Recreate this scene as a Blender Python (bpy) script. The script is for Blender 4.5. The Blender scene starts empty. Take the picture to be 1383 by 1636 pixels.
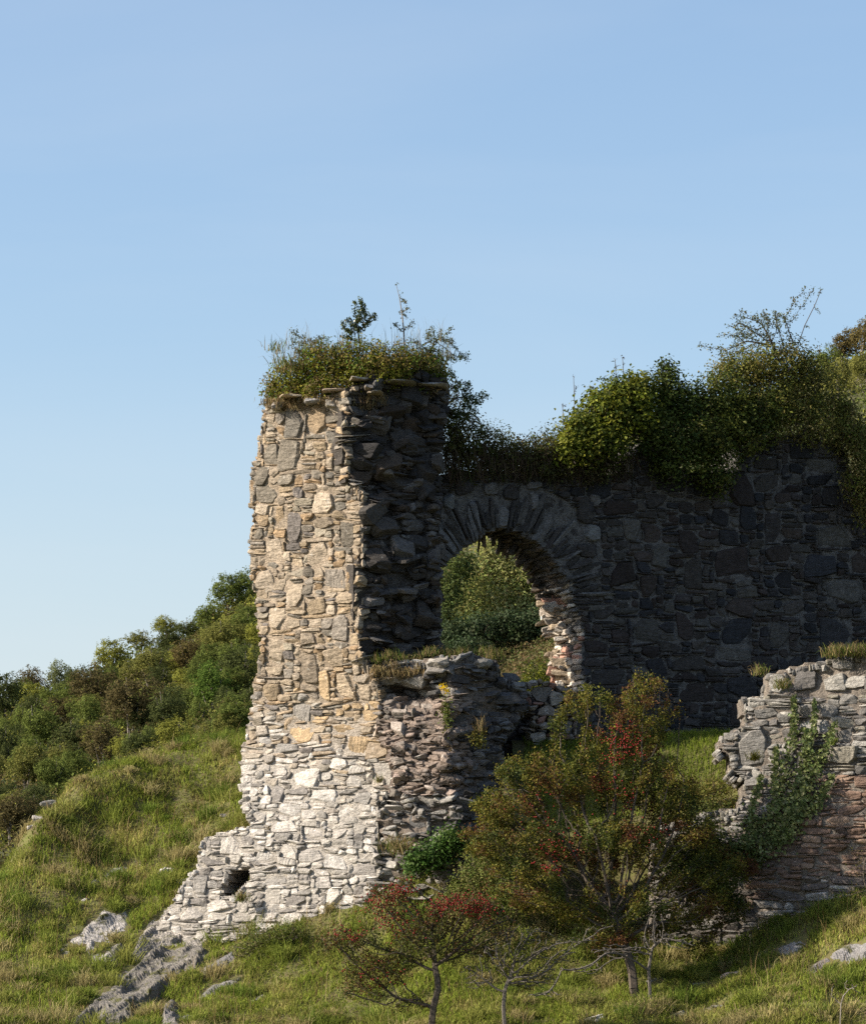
import bpy, math, random
import numpy as np
from mathutils import Vector

# ------------------------------------------------------------------ camera, sky, sun, exposure
F = 6000.0            # focal length in photo pixels
HOR = 1640.0          # photo row of the horizon (the ruin stands on a bank above the viewer)
CX = 691.5
sc = bpy.context.scene
C = sc.collection
cam_d = bpy.data.cameras.new('camera')
cam = bpy.data.objects.new('camera', cam_d); C.objects.link(cam)
cam.location = (0, 0, 0); cam.rotation_euler = (math.radians(90), 0, 0)
cam_d.sensor_fit = 'HORIZONTAL'; cam_d.sensor_width = 36.0
cam_d.lens = 36.0*F/1383.0
cam_d.shift_y = (HOR-818.0)/1383.0
cam_d.clip_start = 0.5; cam_d.clip_end = 5000
sc.camera = cam

SUN_AZ = math.atan2(-0.987, -0.16)      # direction towards the sun, from +Y clockwise
SUN_EL = math.radians(30)
world = bpy.data.worlds.new('World'); sc.world = world; world.use_nodes = True
wn = world.node_tree.nodes; wl = world.node_tree.links
sky = wn.new('ShaderNodeTexSky'); sky.sky_type = 'NISHITA'; sky.sun_disc = False
sky.sun_elevation = SUN_EL; sky.sun_rotation = SUN_AZ
sky.altitude = 50; sky.air_density = 1.05; sky.dust_density = 1.8; sky.ozone_density = 2.1
tc = wn.new('ShaderNodeTexCoord'); mpg = wn.new('ShaderNodeMapping'); mpg.inputs['Scale'].default_value = (2.2, 2.2, 15.0); mpg.inputs['Rotation'].default_value = (0, 0.06, 0)
wl.new(tc.outputs['Generated'], mpg.inputs['Vector']); vn = wn.new('ShaderNodeTexNoise'); vn.inputs['Scale'].default_value = 1.4; vn.inputs['Detail'].default_value = 5; vn.inputs['Roughness'].default_value = 0.55; vn.inputs['Distortion'].default_value = 0.5
wl.new(mpg.outputs[0], vn.inputs['Vector']); vr = wn.new('ShaderNodeMapRange'); vr.inputs['From Min'].default_value = 0.42; vr.inputs['From Max'].default_value = 0.75; vr.inputs['To Min'].default_value = 0.0; vr.inputs['To Max'].default_value = 0.13
wl.new(vn.outputs['Fac'], vr.inputs['Value']); vm = wn.new('ShaderNodeMix'); vm.data_type = 'RGBA'; vm.inputs[7].default_value = (3.9, 4.2, 4.5, 1)
sx = wn.new('ShaderNodeSeparateXYZ'); wl.new(tc.outputs['Generated'], sx.inputs[0]); hz = wn.new('ShaderNodeMapRange'); hz.inputs['From Min'].default_value = 0.0; hz.inputs['From Max'].default_value = 0.17; hz.inputs['To Min'].default_value = 0.95; hz.inputs['To Max'].default_value = 0.0
wl.new(sx.outputs[2], hz.inputs['Value']); ha = wn.new('ShaderNodeMath'); ha.operation = 'ADD'; ha.use_clamp = True; wl.new(vr.outputs[0], ha.inputs[0]); wl.new(hz.outputs[0], ha.inputs[1]); wl.new(ha.outputs[0], vm.inputs[0])   # milky air near the horizon
wl.new(sky.outputs[0], vm.inputs[6]); wl.new(vm.outputs[2], wn['Background'].inputs[0])   # thin high haze drifting across the sky
wn['Background'].inputs[1].default_value = 0.10
sd = bpy.data.lights.new('sun', 'SUN'); sd.energy = 5.0; sd.angle = math.radians(0.53); sd.color = (1.0, 0.90, 0.76)
sun = bpy.data.objects.new('sun', sd); C.objects.link(sun)
sdir = Vector((math.sin(SUN_AZ)*math.cos(SUN_EL), math.cos(SUN_AZ)*math.cos(SUN_EL), math.sin(SUN_EL)))
sun.rotation_euler = sdir.to_track_quat('Z', 'Y').to_euler(); sun.location = (-20, 20, 30)
sc.view_settings.view_transform = 'Standard'; sc.view_settings.look = 'None'
sc.view_settings.exposure = 1.0; sc.view_settings.gamma = 1.0
sc.render.engine = 'CYCLES'
sc.cycles.max_bounces = 5; sc.cycles.diffuse_bounces = 2; sc.cycles.transmission_bounces = 3
sc.cycles.use_denoising = False

rng = np.random.default_rng(7)
random.seed(7)

# ------------------------------------------------------------------ helpers
def W(px, py, Y):
    px = np.asarray(px, float); py = np.asarray(py, float); Y = np.asarray(Y, float)
    return np.stack(np.broadcast_arrays((px-CX)*Y/F, Y, (HOR-py)*Y/F), -1)

def _h(i, j, k, s):
    n = (i.astype(np.int64)*374761393 + j.astype(np.int64)*668265263 + k.astype(np.int64)*2147483647 + s*1274126177) & 0xffffffff
    n = ((n ^ (n >> 13))*1274126177) & 0xffffffff
    n = (n ^ (n >> 16)) & 0xffffff
    return n/float(0xffffff)*2-1

def vnoise(P, seed=0):
    P = np.asarray(P, float)
    i = np.floor(P).astype(np.int64); f = P-i; f = f*f*(3-2*f)
    x, y, z = i[..., 0], i[..., 1], i[..., 2]; fx, fy, fz = f[..., 0], f[..., 1], f[..., 2]
    def g(a, b, c): return _h(x+a, y+b, z+c, seed)
    l0 = (g(0,0,0)*(1-fx)+g(1,0,0)*fx)*(1-fy)+(g(0,1,0)*(1-fx)+g(1,1,0)*fx)*fy
    l1 = (g(0,0,1)*(1-fx)+g(1,0,1)*fx)*(1-fy)+(g(0,1,1)*(1-fx)+g(1,1,1)*fx)*fy
    return l0*(1-fz)+l1*fz

def fbm(P, seed=0, oct=3):
    P = np.asarray(P, float)
    a = 1.0; t = 0; s = 0
    for o in range(oct):
        t = t + a*vnoise(P*(2.03**o)+o*17.3, seed+o); s += a; a *= 0.5
    return t/s

def unit(v):
    return v/np.maximum(np.linalg.norm(v, axis=-1, keepdims=True), 1e-9)

def mesh_obj(name, V, Fq, col, mat, parent=None, smooth=False):
    """V (n,3) world coordinates, Fq (m,3|4) ints, col (n,3) or None"""
    V = np.asarray(V, np.float32); Fq = np.asarray(Fq, np.int32)
    me = bpy.data.meshes.new(name)
    if parent is not None: V = V-np.array(parent.location, np.float32)
    k = Fq.shape[1]; m = Fq.shape[0]
    me.vertices.add(len(V)); me.vertices.foreach_set('co', V.ravel())
    me.loops.add(m*k); me.loops.foreach_set('vertex_index', Fq.ravel())
    me.polygons.add(m)
    me.polygons.foreach_set('loop_start', np.arange(m, dtype=np.int32)*k)
    if smooth: me.polygons.foreach_set('use_smooth', np.ones(m, bool))
    me.update(calc_edges=True)
    if not smooth: me.shade_flat()
    if col is not None:
        at = me.color_attributes.new('Col', 'FLOAT_COLOR', 'POINT')
        c4 = np.ones((len(V), 4), np.float32); c4[:, :3] = np.clip(col, 0, 1)
        at.data.foreach_set('color', c4.ravel())
    me.materials.append(mat)
    o = bpy.data.objects.new(name, me); C.objects.link(o)
    if parent is not None: o.parent = parent
    return o

def tag(o, label=None, cat=None, group=None, kind=None):
    if label: o['label'] = label
    if cat: o['category'] = cat
    if group: o['group'] = group
    if kind: o['kind'] = kind
    return o

def thing(name, loc, label, cat, group=None):
    o = bpy.data.objects.new(name, None); C.objects.link(o)
    o.location = tuple(float(a) for a in loc); o.empty_display_size = 0.2
    return tag(o, label, cat, group, 'thing')

def inpoly(x, y, poly):
    x = np.asarray(x, float); y = np.asarray(y, float); r = np.zeros(x.shape, bool)
    n = len(poly)
    for i in range(n):
        x1, y1 = poly[i]; x2, y2 = poly[(i+1) % n]
        if y1 == y2: continue
        c = ((y1 > y) != (y2 > y)) & (x < (x2-x1)*(y-y1)/(y2-y1)+x1)
        r ^= c
    return r

# ------------------------------------------------------------------ materials
def new_mat(name):
    m = bpy.data.materials.new(name); m.use_nodes = True
    nt = m.node_tree; nt.nodes.clear()
    return m, nt.nodes, nt.links

def noise_node(n, l, co, scale, detail=4, rough=0.6, dist=0.0):
    t = n.new('ShaderNodeTexNoise'); t.inputs['Scale'].default_value = scale
    t.inputs['Detail'].default_value = detail; t.inputs['Roughness'].default_value = rough
    t.inputs['Distortion'].default_value = dist
    l.new(co, t.inputs['Vector']); return t.outputs['Fac']

def ramp(n, l, fac, stops):
    r = n.new('ShaderNodeValToRGB'); l.new(fac, r.inputs[0])
    e = r.color_ramp.elements
    while len(e) < len(stops): e.new(0.5)
    for i, (p, c) in enumerate(stops):
        e[i].position = p; e[i].color = (c, c, c, 1) if not isinstance(c, tuple) else (*c, 1)
    return r.outputs[0]

def mix(n, l, fac, a, b, mode='MIX'):
    m = n.new('ShaderNodeMix'); m.data_type = 'RGBA'; m.blend_type = mode
    for s, v in ((0, fac), (6, a), (7, b)):
        if isinstance(v, (int, float)): m.inputs[s].default_value = v
        elif isinstance(v, tuple): m.inputs[s].default_value = (*v, 1)
        else: l.new(v, m.inputs[s])
    return m.outputs[2]

def stone_mat(name, lichen=(0.55, 0.55, 0.5), lich_lo=0.60, bump=0.012, strata=True, attr=True, base=(0.3, 0.27, 0.23), moss=None):
    m, n, l = new_mat(name)
    out = n.new('ShaderNodeOutputMaterial'); b = n.new('ShaderNodeBsdfPrincipled')
    b.inputs['Roughness'].default_value = 0.92; b.inputs['Specular IOR Level'].default_value = 0.25
    g = n.new('ShaderNodeNewGeometry'); co = g.outputs['Position']
    if attr:
        a = n.new('ShaderNodeAttribute'); a.attribute_name = 'Col'; c0 = a.outputs['Color']
    else:
        r = n.new('ShaderNodeRGB'); r.outputs[0].default_value = (*base, 1); c0 = r.outputs[0]
    f1 = noise_node(n, l, co, 9, 6, 0.7); v1 = ramp(n, l, f1, [(0.25, 0.55), (0.75, 1.4)])
    c1 = mix(n, l, 1.0, c0, v1, 'MULTIPLY')
    f2 = noise_node(n, l, co, 26, 4, 0.7); v2 = ramp(n, l, f2, [(0.3, 0.62), (0.7, 1.3)])
    c2 = mix(n, l, 0.8, c1, v2, 'MULTIPLY')
    f3 = noise_node(n, l, co, 5.5, 7, 0.72, 0.4); v3 = ramp(n, l, f3, [(lich_lo, 0.0), (lich_lo+0.06, 1.0)])
    c3 = mix(n, l, v3, c2, lichen)
    if moss:
        f5 = noise_node(n, l, co, 3.1, 6, 0.7); v5 = ramp(n, l, f5, [(moss[0], 0.0), (moss[0]+0.08, 1.0)])
        c3 = mix(n, l, v5, c3, moss[1])
    l.new(c3, b.inputs['Base Color'])
    # layered schist bump plus grain
    mp = n.new('ShaderNodeMapping'); mp.inputs['Scale'].default_value = (1, 1, 5.0); mp.inputs['Rotation'].default_value = (0.1, 0.12, 0)
    l.new(co, mp.inputs['Vector'])
    fs = noise_node(n, l, mp.outputs[0], 12, 4, 0.65, 0.6)
    fg = noise_node(n, l, co, 34, 3, 0.65)
    ad = n.new('ShaderNodeMath'); ad.operation = 'MULTIPLY_ADD'; ad.inputs[1].default_value = 0.5
    l.new(fg, ad.inputs[0]); l.new(fs, ad.inputs[2])
    bp = n.new('ShaderNodeBump'); bp.inputs['Strength'].default_value = 1.0; bp.inputs['Distance'].default_value = bump*2.2
    l.new(ad.outputs[0], bp.inputs['Height']); l.new(bp.outputs[0], b.inputs['Normal'])
    l.new(b.outputs[0], out.inputs[0])
    return m

M_stone = stone_mat('sunlit_stone', (0.50, 0.46, 0.40), 0.62)
M_shaded = stone_mat('shaded_stone', (0.17, 0.175, 0.165), 0.64)  # for the unlit walls: their shade is put into the colour
M_low = stone_mat('grey_stone', (0.46, 0.44, 0.40), 0.64)
M_mortar = stone_mat('lime_mortar', (0.46, 0.40, 0.32), 0.6, 0.02)
M_shadedmortar = stone_mat('shaded_mortar', (0.05, 0.045, 0.042), 0.52, 0.02)  # mortar of the unlit wall, darkened to carry its shade
M_rock = stone_mat('outcrop_rock', (0.33, 0.305, 0.27), 0.60, 0.02, moss=(0.53, (0.07, 0.07, 0.022)))

def leaf_mat(name, transl=0.35, use_obj=False, rough=0.6, spec=0.12):
    m, n, l = new_mat(name)
    out = n.new('ShaderNodeOutputMaterial'); b = n.new('ShaderNodeBsdfPrincipled')
    b.inputs['Roughness'].default_value = rough; b.inputs['Specular IOR Level'].default_value = spec
    a = n.new('ShaderNodeAttribute'); a.attribute_name = 'Col'; c = a.outputs['Color']
    if use_obj:
        oi = n.new('ShaderNodeObjectInfo'); c = mix(n, l, 1.0, c, oi.outputs['Color'], 'MULTIPLY')
    l.new(c, b.inputs['Base Color'])
    t = n.new('ShaderNodeBsdfTranslucent'); l.new(c, t.inputs[0])
    ms = n.new('ShaderNodeMixShader'); ms.inputs[0].default_value = transl
    l.new(b.outputs[0], ms.inputs[1]); l.new(t.outputs[0], ms.inputs[2]); l.new(ms.outputs[0], out.inputs[0])
    return m
M_leaf = leaf_mat('leaf', 0.3)
M_grass = leaf_mat('grass_blade', 0.35, rough=0.7, spec=0.05)
M_far = leaf_mat('far_leaf', 0.3, True, 0.9, 0.0)
M_holly = leaf_mat('holly_leaf', 0.12, rough=0.35, spec=0.5)

def plain_mat(name, col, scale=20, rough=0.9, var=0.5, bump=0.004, col2=None, attr=False):
    m, n, l = new_mat(name)
    out = n.new('ShaderNodeOutputMaterial'); b = n.new('ShaderNodeBsdfPrincipled'); b.inputs['Roughness'].default_value = rough
    b.inputs['Specular IOR Level'].default_value = 0.2
    g = n.new('ShaderNodeNewGeometry'); co = g.outputs['Position']
    f = noise_node(n, l, co, scale, 6, 0.7)
    c2 = col2 or tuple(x*(1-var) for x in col)
    v = ramp(n, l, f, [(0.35, 0.0), (0.65, 1.0)])
    c = mix(n, l, v, col, c2)
    if attr:
        a = n.new('ShaderNodeAttribute'); a.attribute_name = 'Col'; c = mix(n, l, 1.0, c, a.outputs['Color'], 'MULTIPLY')
    l.new(c, b.inputs['Base Color'])
    bp = n.new('ShaderNodeBump'); bp.inputs['Strength'].default_value = 1; bp.inputs['Distance'].default_value = bump
    l.new(f, bp.inputs['Height']); l.new(bp.outputs[0], b.inputs['Normal']); l.new(b.outputs[0], out.inputs[0])
    return m
M_bark = plain_mat('bark', (0.10, 0.08, 0.062), 30)
M_barkpale = plain_mat('pale_bark', (0.24, 0.21, 0.18), 30)
M_barkgrey = plain_mat('grey_bark', (0.15, 0.13, 0.11), 30)
M_soil = plain_mat('turf_soil', (0.11, 0.12, 0.03), 6, var=0.5, bump=0.03, col2=(0.10, 0.075, 0.04))
M_hill = plain_mat('hill_undergrowth', (0.045, 0.06, 0.02), 0.2, var=0.5, bump=0.3, col2=(0.06, 0.05, 0.025))
M_berry = plain_mat('berry', (0.24, 0.014, 0.012), 40, rough=0.35, bump=0.001)

# ------------------------------------------------------------------ stones
_box = {}
def boxgrid(nu, nn, nz):
    key = (nu, nn, nz)
    if key in _box: return _box[key]
    idx = {}; V = []; Q = []
    def vid(i, j, k):
        t = (i, j, k)
        if t not in idx:
            idx[t] = len(V); V.append((2*i/nu-1, 2*j/nn-1, 2*k/nz-1))
        return idx[t]
    for i in range(nu):
        for k in range(nz):
            Q.append((vid(i,0,k), vid(i+1,0,k), vid(i+1,0,k+1), vid(i,0,k+1)))
            Q.append((vid(i,nn,k), vid(i,nn,k+1), vid(i+1,nn,k+1), vid(i+1,nn,k)))
    for i in range(nu):
        for j in range(nn):
            Q.append((vid(i,j,0), vid(i,j+1,0), vid(i+1,j+1,0), vid(i+1,j,0)))
            Q.append((vid(i,j,nz), vid(i+1,j,nz), vid(i+1,j+1,nz), vid(i,j+1,nz)))
    for j in range(nn):
        for k in range(nz):
            Q.append((vid(0,j,k), vid(0,j,k+1), vid(0,j+1,k+1), vid(0,j+1,k)))
            Q.append((vid(nu,j,k), vid(nu,j+1,k), vid(nu,j+1,k+1), vid(nu,j,k+1)))
    _box[key] = (np.array(V), np.array(Q, np.int32)); return _box[key]

class Stones:
    """collects many individual stones of one wall into one mesh; local axes U (along), N (towards the front), Z (up)"""
    def __init__(s, res=0.022, seed=1, freq=1.0):
        s.f=freq; s.V=[]; s.Q=[]; s.C=[]; s.L=[]; s.D=[]; s.A=[]; s.n=0; s.res=res; s.r=np.random.default_rng(seed)
    def add(s, c, U, N, Z, hu, hn, hz, col, k=None, jit=0.16, amp=0.010, cuts=3, res=None):
        r = s.r; res = res or s.res
        nu = int(np.clip(round(2*hu/res), 3, 26)); nz = int(np.clip(round(2*hz/res), 2, 26)); nn = int(np.clip(round(2*hn/res/2), 2, 6))
        V, Q = boxgrid(nu, nn, nz)
        k = k or r.uniform(5, 13)
        q = V/(np.abs(V)**k).sum(1, keepdims=True)**(1.0/k)
        for _ in range(cuts):      # knock corners off in the plane of the wall
            a = r.uniform(0, 2*math.pi); d = np.array([math.cos(a), r.uniform(-0.5, 0.1), math.sin(a)]); d /= np.linalg.norm(d)
            t = r.uniform(0.82, 1.12); e = np.maximum(q@d-t, 0); q = q-e[:, None]*d
        for _ in range(2):         # dressed or split front
            d = np.array([r.uniform(-0.35, 0.35), -1, r.uniform(-0.35, 0.35)]); d /= np.linalg.norm(d)
            t = r.uniform(0.8, 1.0); e = np.maximum(q@d-t, 0); q = q-e[:, None]*d
        a, b, cc, dd = r.uniform(-jit, jit, 4)
        u = q[:, 0]*hu*(1+a*q[:, 2])+b*q[:, 2]*min(hu, hz); z = q[:, 2]*hz*(1+cc*q[:, 0])+dd*q[:, 0]*min(hu, hz)*0.8
        nd = q[:, 1]*hn
        L = np.stack([u, nd, z], 1)+r.uniform(-50, 50, 3)
        if r.random() < 0.12: L = L[:, [2, 1, 0]]
        P = c+u[:, None]*U-nd[:, None]*N+z[:, None]*Z
        qd = unit(q/np.array([hu, hn, hz])*min(hu, hn, hz)); Dr = qd[:, :1]*U-qd[:, 1:2]*N+qd[:, 2:3]*Z
        s.V.append(P); s.Q.append(Q+s.n); s.n += len(V); s.L.append(L); s.D.append(Dr)
        s.A.append(np.full(len(V), min(amp, 0.25*min(hu, hz))))
        s.C.append(np.tile(np.asarray(col, float), (len(V), 1)))
    def build(s, name, mat, parent):
        V = np.concatenate(s.V); L = np.concatenate(s.L); D = np.concatenate(s.D); A = np.concatenate(s.A)[:, None]
        d = fbm(L*11*s.f, 3, 2)[:, None]*A*0.9+vnoise(L*np.array([7, 7, 34])*s.f+fbm(L*6, 8, 2)[:, None]*1.2, 5)[:, None]*A*0.8*min(1, s.f+0.3)
        return mesh_obj(name, V+D*d, np.concatenate(s.Q), np.concatenate(s.C), mat, parent)

class Face:
    """a wall face: an outline in the picture's units (100 = 1 m at 60 m) on a real surface at depth Yf(px, py)"""
    def __init__(s, poly, Yf, holes=()):
        s.poly = poly; s.Yf = Yf; s.holes = holes
        a = np.array(poly); s.bb = (a[:,0].min(), a[:,1].min(), a[:,0].max(), a[:,1].max())
    def P(s, px, py): return W(px, py, s.Yf(np.asarray(px, float), np.asarray(py, float)))
    def inside(s, x, y):
        r = inpoly(x, y, s.poly)
        for h in s.holes: r &= ~inpoly(x, y, h)
        return r
    def frame(s, px, py, ang=0.0, e=6.0):
        ca, sa = math.cos(ang), math.sin(ang)
        p = s.P(px, py)
        a = s.P(px+ca*e, py-sa*e)-s.P(px-ca*e, py+sa*e); b = s.P(px-sa*e, py-ca*e)-s.P(px+sa*e, py+ca*e)
        lu, lz = np.linalg.norm(a)/(2*e), np.linalg.norm(b)/(2*e)
        U = unit(a); N = unit(np.cross(a, b)); 
        if N[1] > 0: N = -N
        Z = unit(np.cross(U, N)); 
        if Z@b < 0: Z = -Z
        return p, U, N, Z, lu, lz
    def stone(s, S, cx, cy, w, h, col, ang=0.0, prot=0.03, depth=0.10, **k):
        p, U, N, Z, lu, lz = s.frame(cx, cy, ang)
        S.add(p+N*(prot-depth), U, N, Z, w*lu/2, depth, h*lz/2, col, **k)

def pack(face, big, med, thin, seed, cell=(4, 3), nbig=200, skip=None, thinp=0.35):
    r = random.Random(seed); x0, y0, x1, y1 = face.bb
    nx = int((x1-x0)/cell[0])+1; ny = int((y1-y0)/cell[1])+1
    gx, gy = np.meshgrid(x0+(np.arange(nx)+0.5)*cell[0], y0+(np.arange(ny)+0.5)*cell[1])
    free = face.inside(gx, gy)
    if skip is not None: free &= ~skip(gx, gy)
    out = []
    def take(i, j, w, h):
        free[j:j+h, i:i+w] = False
        out.append((x0+i*cell[0], y0+j*cell[1], x0+(i+w)*cell[0], y0+(j+h)*cell[1]))
    for _ in range(nbig*8):
        if nbig <= 0: break
        w = max(2, round(r.uniform(*big[0])/cell[0])); h = max(2, round(r.uniform(*big[1])/cell[1]))
        i = r.randrange(0, max(1, nx-w)); j = r.randrange(0, max(1, ny-h))
        if free[j:j+h, i:i+w].all(): take(i, j, w, h); nbig -= 1
    for j in range(ny):
        i = 0
        while i < nx:
            if not free[j, i]: i += 1; continue
            sp = thin if r.random() < thinp else med
            w = max(1, round(r.uniform(*sp[0])/cell[0])); h = max(1, round(r.uniform(*sp[1])/cell[1]))
            run = 0
            while i+run < nx and free[j, i+run] and run < w+2: run += 1
            w = run if run < w+2 and run <= w+2 else w
            hh = 1
            while hh < h and j+hh < ny and free[j+hh, i:i+w].all(): hh += 1
            take(i, j, w, hh); i += w
    return out

def fill(face, S, rects, colf, r, prot=(0.0, 0.045), mort=0.9, rot=0.05, depth=(0.07, 0.11), jit=0.14, drop=0.0, **k):
    for (a, b, c, d) in rects:
        w, h = c-a, d-b
        if r.random() < drop: continue
        col = colf((a+c)/2, (b+d)/2, w, h, r)
        big = min(w, h) > 14
        face.stone(S, (a+c)/2+r.uniform(-0.8, 0.8), (b+d)/2+r.uniform(-0.6, 0.6), w-mort+r.uniform(-0.6, 1.2), h-mort+r.uniform(-0.5, 0.9), col,
                   ang=r.gauss(0, rot*(0.6 if big else 1.2)), prot=r.uniform(*prot), depth=r.uniform(*depth), jit=jit, **k)

def edge_stones(face, S, pts, E, thick, colf, r, inward, t=(4, 9), step=0.26, hgt=0.07, start=0.1):
    """stones along an edge of a face, carried back through the thickness of the wall (E = unit vector into the wall)"""
    for i in range(len(pts)-1):
        (xa, ya), (xb, yb) = pts[i], pts[i+1]; L = math.hypot(xb-xa, yb-ya); s = 0
        while s < L:
            tt = r.uniform(*t); m = min(1, (s+tt/2)/L); px, py = xa+(xb-xa)*m, ya+(yb-ya)*m
            p0 = face.P(px, py); T = unit(face.P(xb, yb)-face.P(xa, ya)); O = unit(np.cross(T, E))
            q = face.P(px+inward[0]*5, py+inward[1]*5)
            if (q-p0)@O > 0: O = -O
            d = start
            while d < thick:
                hd = r.uniform(0.09, 0.2)
                S.add(p0+E*(d+hd)+O*r.uniform(-0.08, 0.01)-O*0.03, E, O, unit(np.cross(O, E)), hd, hgt*r.uniform(0.8, 1.3), tt*0.01/2*0.95,
                      colf(px, py, 12, 6, r), amp=0.012)
                d += 2*hd*0.97
            s += tt

def core(face, thick, E, name, mat, parent, col, cell=6, inset=0.012, rough=0.02):
    """the solid mortar-and-rubble body behind a face"""
    x0, y0, x1, y1 = face.bb; nx = int((x1-x0)/cell)+2; ny = int((y1-y0)/cell)+2
    vx, vy = np.meshgrid(x0+np.arange(nx+1)*cell, y0+np.arange(ny+1)*cell)
    ins = face.inside(vx[:-1, :-1]+cell/2, vy[:-1, :-1]+cell/2)
    jx = vx+fbm(np.stack([vx/13, vy/13, 0*vx], -1), 31)*2.0; jy = vy+fbm(np.stack([vx/13, vy/13, 0*vx+9], -1), 37)*2.0
    P = face.P(jx, jy); nn = fbm(P*7, 41, 3)[..., None]
    E = np.asarray(E); Fr = P+E*inset+E*nn*rough; Bk = P+E*thick+E*fbm(P*3, 43, 2)[..., None]*0.08
    N1 = (nx+1)*(ny+1); V = np.concatenate([Fr.reshape(-1, 3), Bk.reshape(-1, 3)]); idx = np.arange(N1).reshape(ny+1, nx+1); Q = []
    for j in range(ny):
        for i in range(nx):
            if not ins[j, i]: continue
            a, b, c, d = idx[j, i], idx[j, i+1], idx[j+1, i+1], idx[j+1, i]
            Q.append((a, d, c, b)); Q.append((a+N1, b+N1, c+N1, d+N1))
            if i == 0 or not ins[j, i-1]: Q.append((a, a+N1, d+N1, d))
            if i == nx-1 or not ins[j, i+1]: Q.append((b, c, c+N1, b+N1))
            if j == 0 or not ins[j-1, i]: Q.append((a, b, b+N1, a+N1))
            if j == ny-1 or not ins[j+1, i]: Q.append((d, d+N1, c+N1, c))
    Q = np.array(Q, np.int32); used, inv = np.unique(Q, return_inverse=True)
    V = V[used]; Q = inv.reshape(Q.shape)
    cc = np.tile(np.array(col, float), (len(V), 1)) if not callable(col) else col(V)
    return mesh_obj(name, V, Q, cc, mat, parent)

# ------------------------------------------------------------------ leaves, twigs, grass
def leaves(P, size, col, r, outward=None, ob=0.5, up=0.3, aspect=0.6):
    n = len(P); size = np.broadcast_to(size, (n,))
    N = r.normal(size=(n, 3)); N = unit(N)
    if outward is not None: N = N*(1-ob)+outward*ob
    N = unit(N+np.array([0, 0, up])); T = unit(np.cross(N, r.normal(size=(n, 3)))); B = np.cross(N, T)
    s = size[:, None]*0.5; f = N*s*0.25
    V = np.stack([P-T*s, P-B*s*aspect+f, P+T*s, P+B*s*aspect+f], 1).reshape(-1, 3)
    Q = np.arange(4*n).reshape(n, 4); return V, Q, np.repeat(col, 4, 0)

def palette(pal, n, r, var=0.25):
    pal = np.array(pal); c = pal[r.integers(0, len(pal), n)]
    return c*(1+r.uniform(-var, var, (n, 1)))*(1+r.uniform(-0.08, 0.08, (n, 3)))

def cloud(blobs, n, size, pal, r, csize=0.14, per=24, shell=0.55, ob=0.45, up=0.35, flat=1.0):
    """blobs: (px, py, Y, rx_m, rz_m, ry_m). Clumps of leaves through the volume, denser towards the outside"""
    vol = np.array([b[3]*b[4]*b[5] for b in blobs])**(2/3); vol = vol/vol.sum(); P = []; O = []; Cc = []
    for b, v in zip(blobs, vol):
        c = W(b[0], b[1], b[2]); nc = max(3, int(n*v/per)); R = np.array([b[3], b[5], b[4]])
        d = unit(r.normal(size=(nc, 3))); rad = 1-(1-r.random((nc, 1))**0.7)*(1-shell*0.5)
        rad *= 1+0.26*vnoise(d*2.3+c, 11)[:, None]+0.16*vnoise(d*6+c, 13)[:, None]+0.30*(r.random((nc, 1)) < 0.06)*r.random((nc, 1))
        cen = c+d*R*rad; cc = palette(pal, nc, r, 0.2)
        k = r.integers(int(per*0.5), int(per*1.5), nc); id_ = np.repeat(np.arange(nc), k)
        off = r.normal(size=(len(id_), 3))*csize*np.array([1, 1, flat])
        P.append(cen[id_]+off); O.append(unit(d[id_]+off*1.5)); Cc.append(cc[id_]*(1+r.uniform(-0.2, 0.2, (len(id_), 1))))
    P = np.concatenate(P); O = np.concatenate(O); Cc = np.concatenate(Cc)
    return leaves(P, size*r.uniform(0.6, 1.3, len(P)), Cc, r, O, ob, up)

def tubes(A, B, ra, rb, k=5):
    """tapered prisms from A to B"""
    A = np.asarray(A); B = np.asarray(B); n = len(A); d = unit(B-A)
    h = np.where(np.abs(d[:, 2:3]) < 0.9, np.array([[0, 0, 1.0]]), np.array([[1.0, 0, 0]])); u = unit(np.cross(d, h)); v = np.cross(d, u)
    a = np.arange(k)*2*math.pi/k; ring = u[:, None]*np.cos(a)[None, :, None]+v[:, None]*np.sin(a)[None, :, None]
    V = np.concatenate([A[:, None]+ring*np.asarray(ra)[:, None, None], B[:, None]+ring*np.asarray(rb)[:, None, None]], 1).reshape(-1, 3)
    i = np.arange(k); q = np.stack([i, (i+1) % k, (i+1) % k+k, i+k], 1)
    Q = (np.arange(n)[:, None, None]*2*k+q[None]).reshape(-1, 4); return V, Q

def colonize(root, attractors, step, r, start=(), infl=9.0, kill=2.0, wig=0.25, maxit=340):
    nodes = [np.array(root, float)]; par = [-1]
    for p in start: nodes.append(np.array(p, float)); par.append(len(nodes)-2)
    A = np.array(attractors); near = np.full(len(A), 1e9); who = np.zeros(len(A), int); new = list(range(len(nodes)))
    alive = np.ones(len(A), bool)
    for it in range(maxit):
        for q in new:
            d = np.linalg.norm(A-nodes[q], axis=1); m = d < near; near[m] = d[m]; who[m] = q
        alive &= near > kill*step
        act = alive & (near < infl*step)
        if not act.any():
            if not alive.any(): break
            j = np.argmin(np.where(alive, near, 1e9)); act = np.zeros(len(A), bool); act[j] = True
        new = []
        for q in np.unique(who[act]):
            m = act & (who == q); d = unit(A[m]-nodes[q]).sum(0)+r.normal(size=3)*wig*m.sum()**0.5
            d = d/max(np.linalg.norm(d), 1e-6); nodes.append(nodes[q]+d*step); par.append(q); new.append(len(nodes)-1)
        if len(nodes) > 9000: break
    return np.array(nodes), np.array(par)

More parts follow.
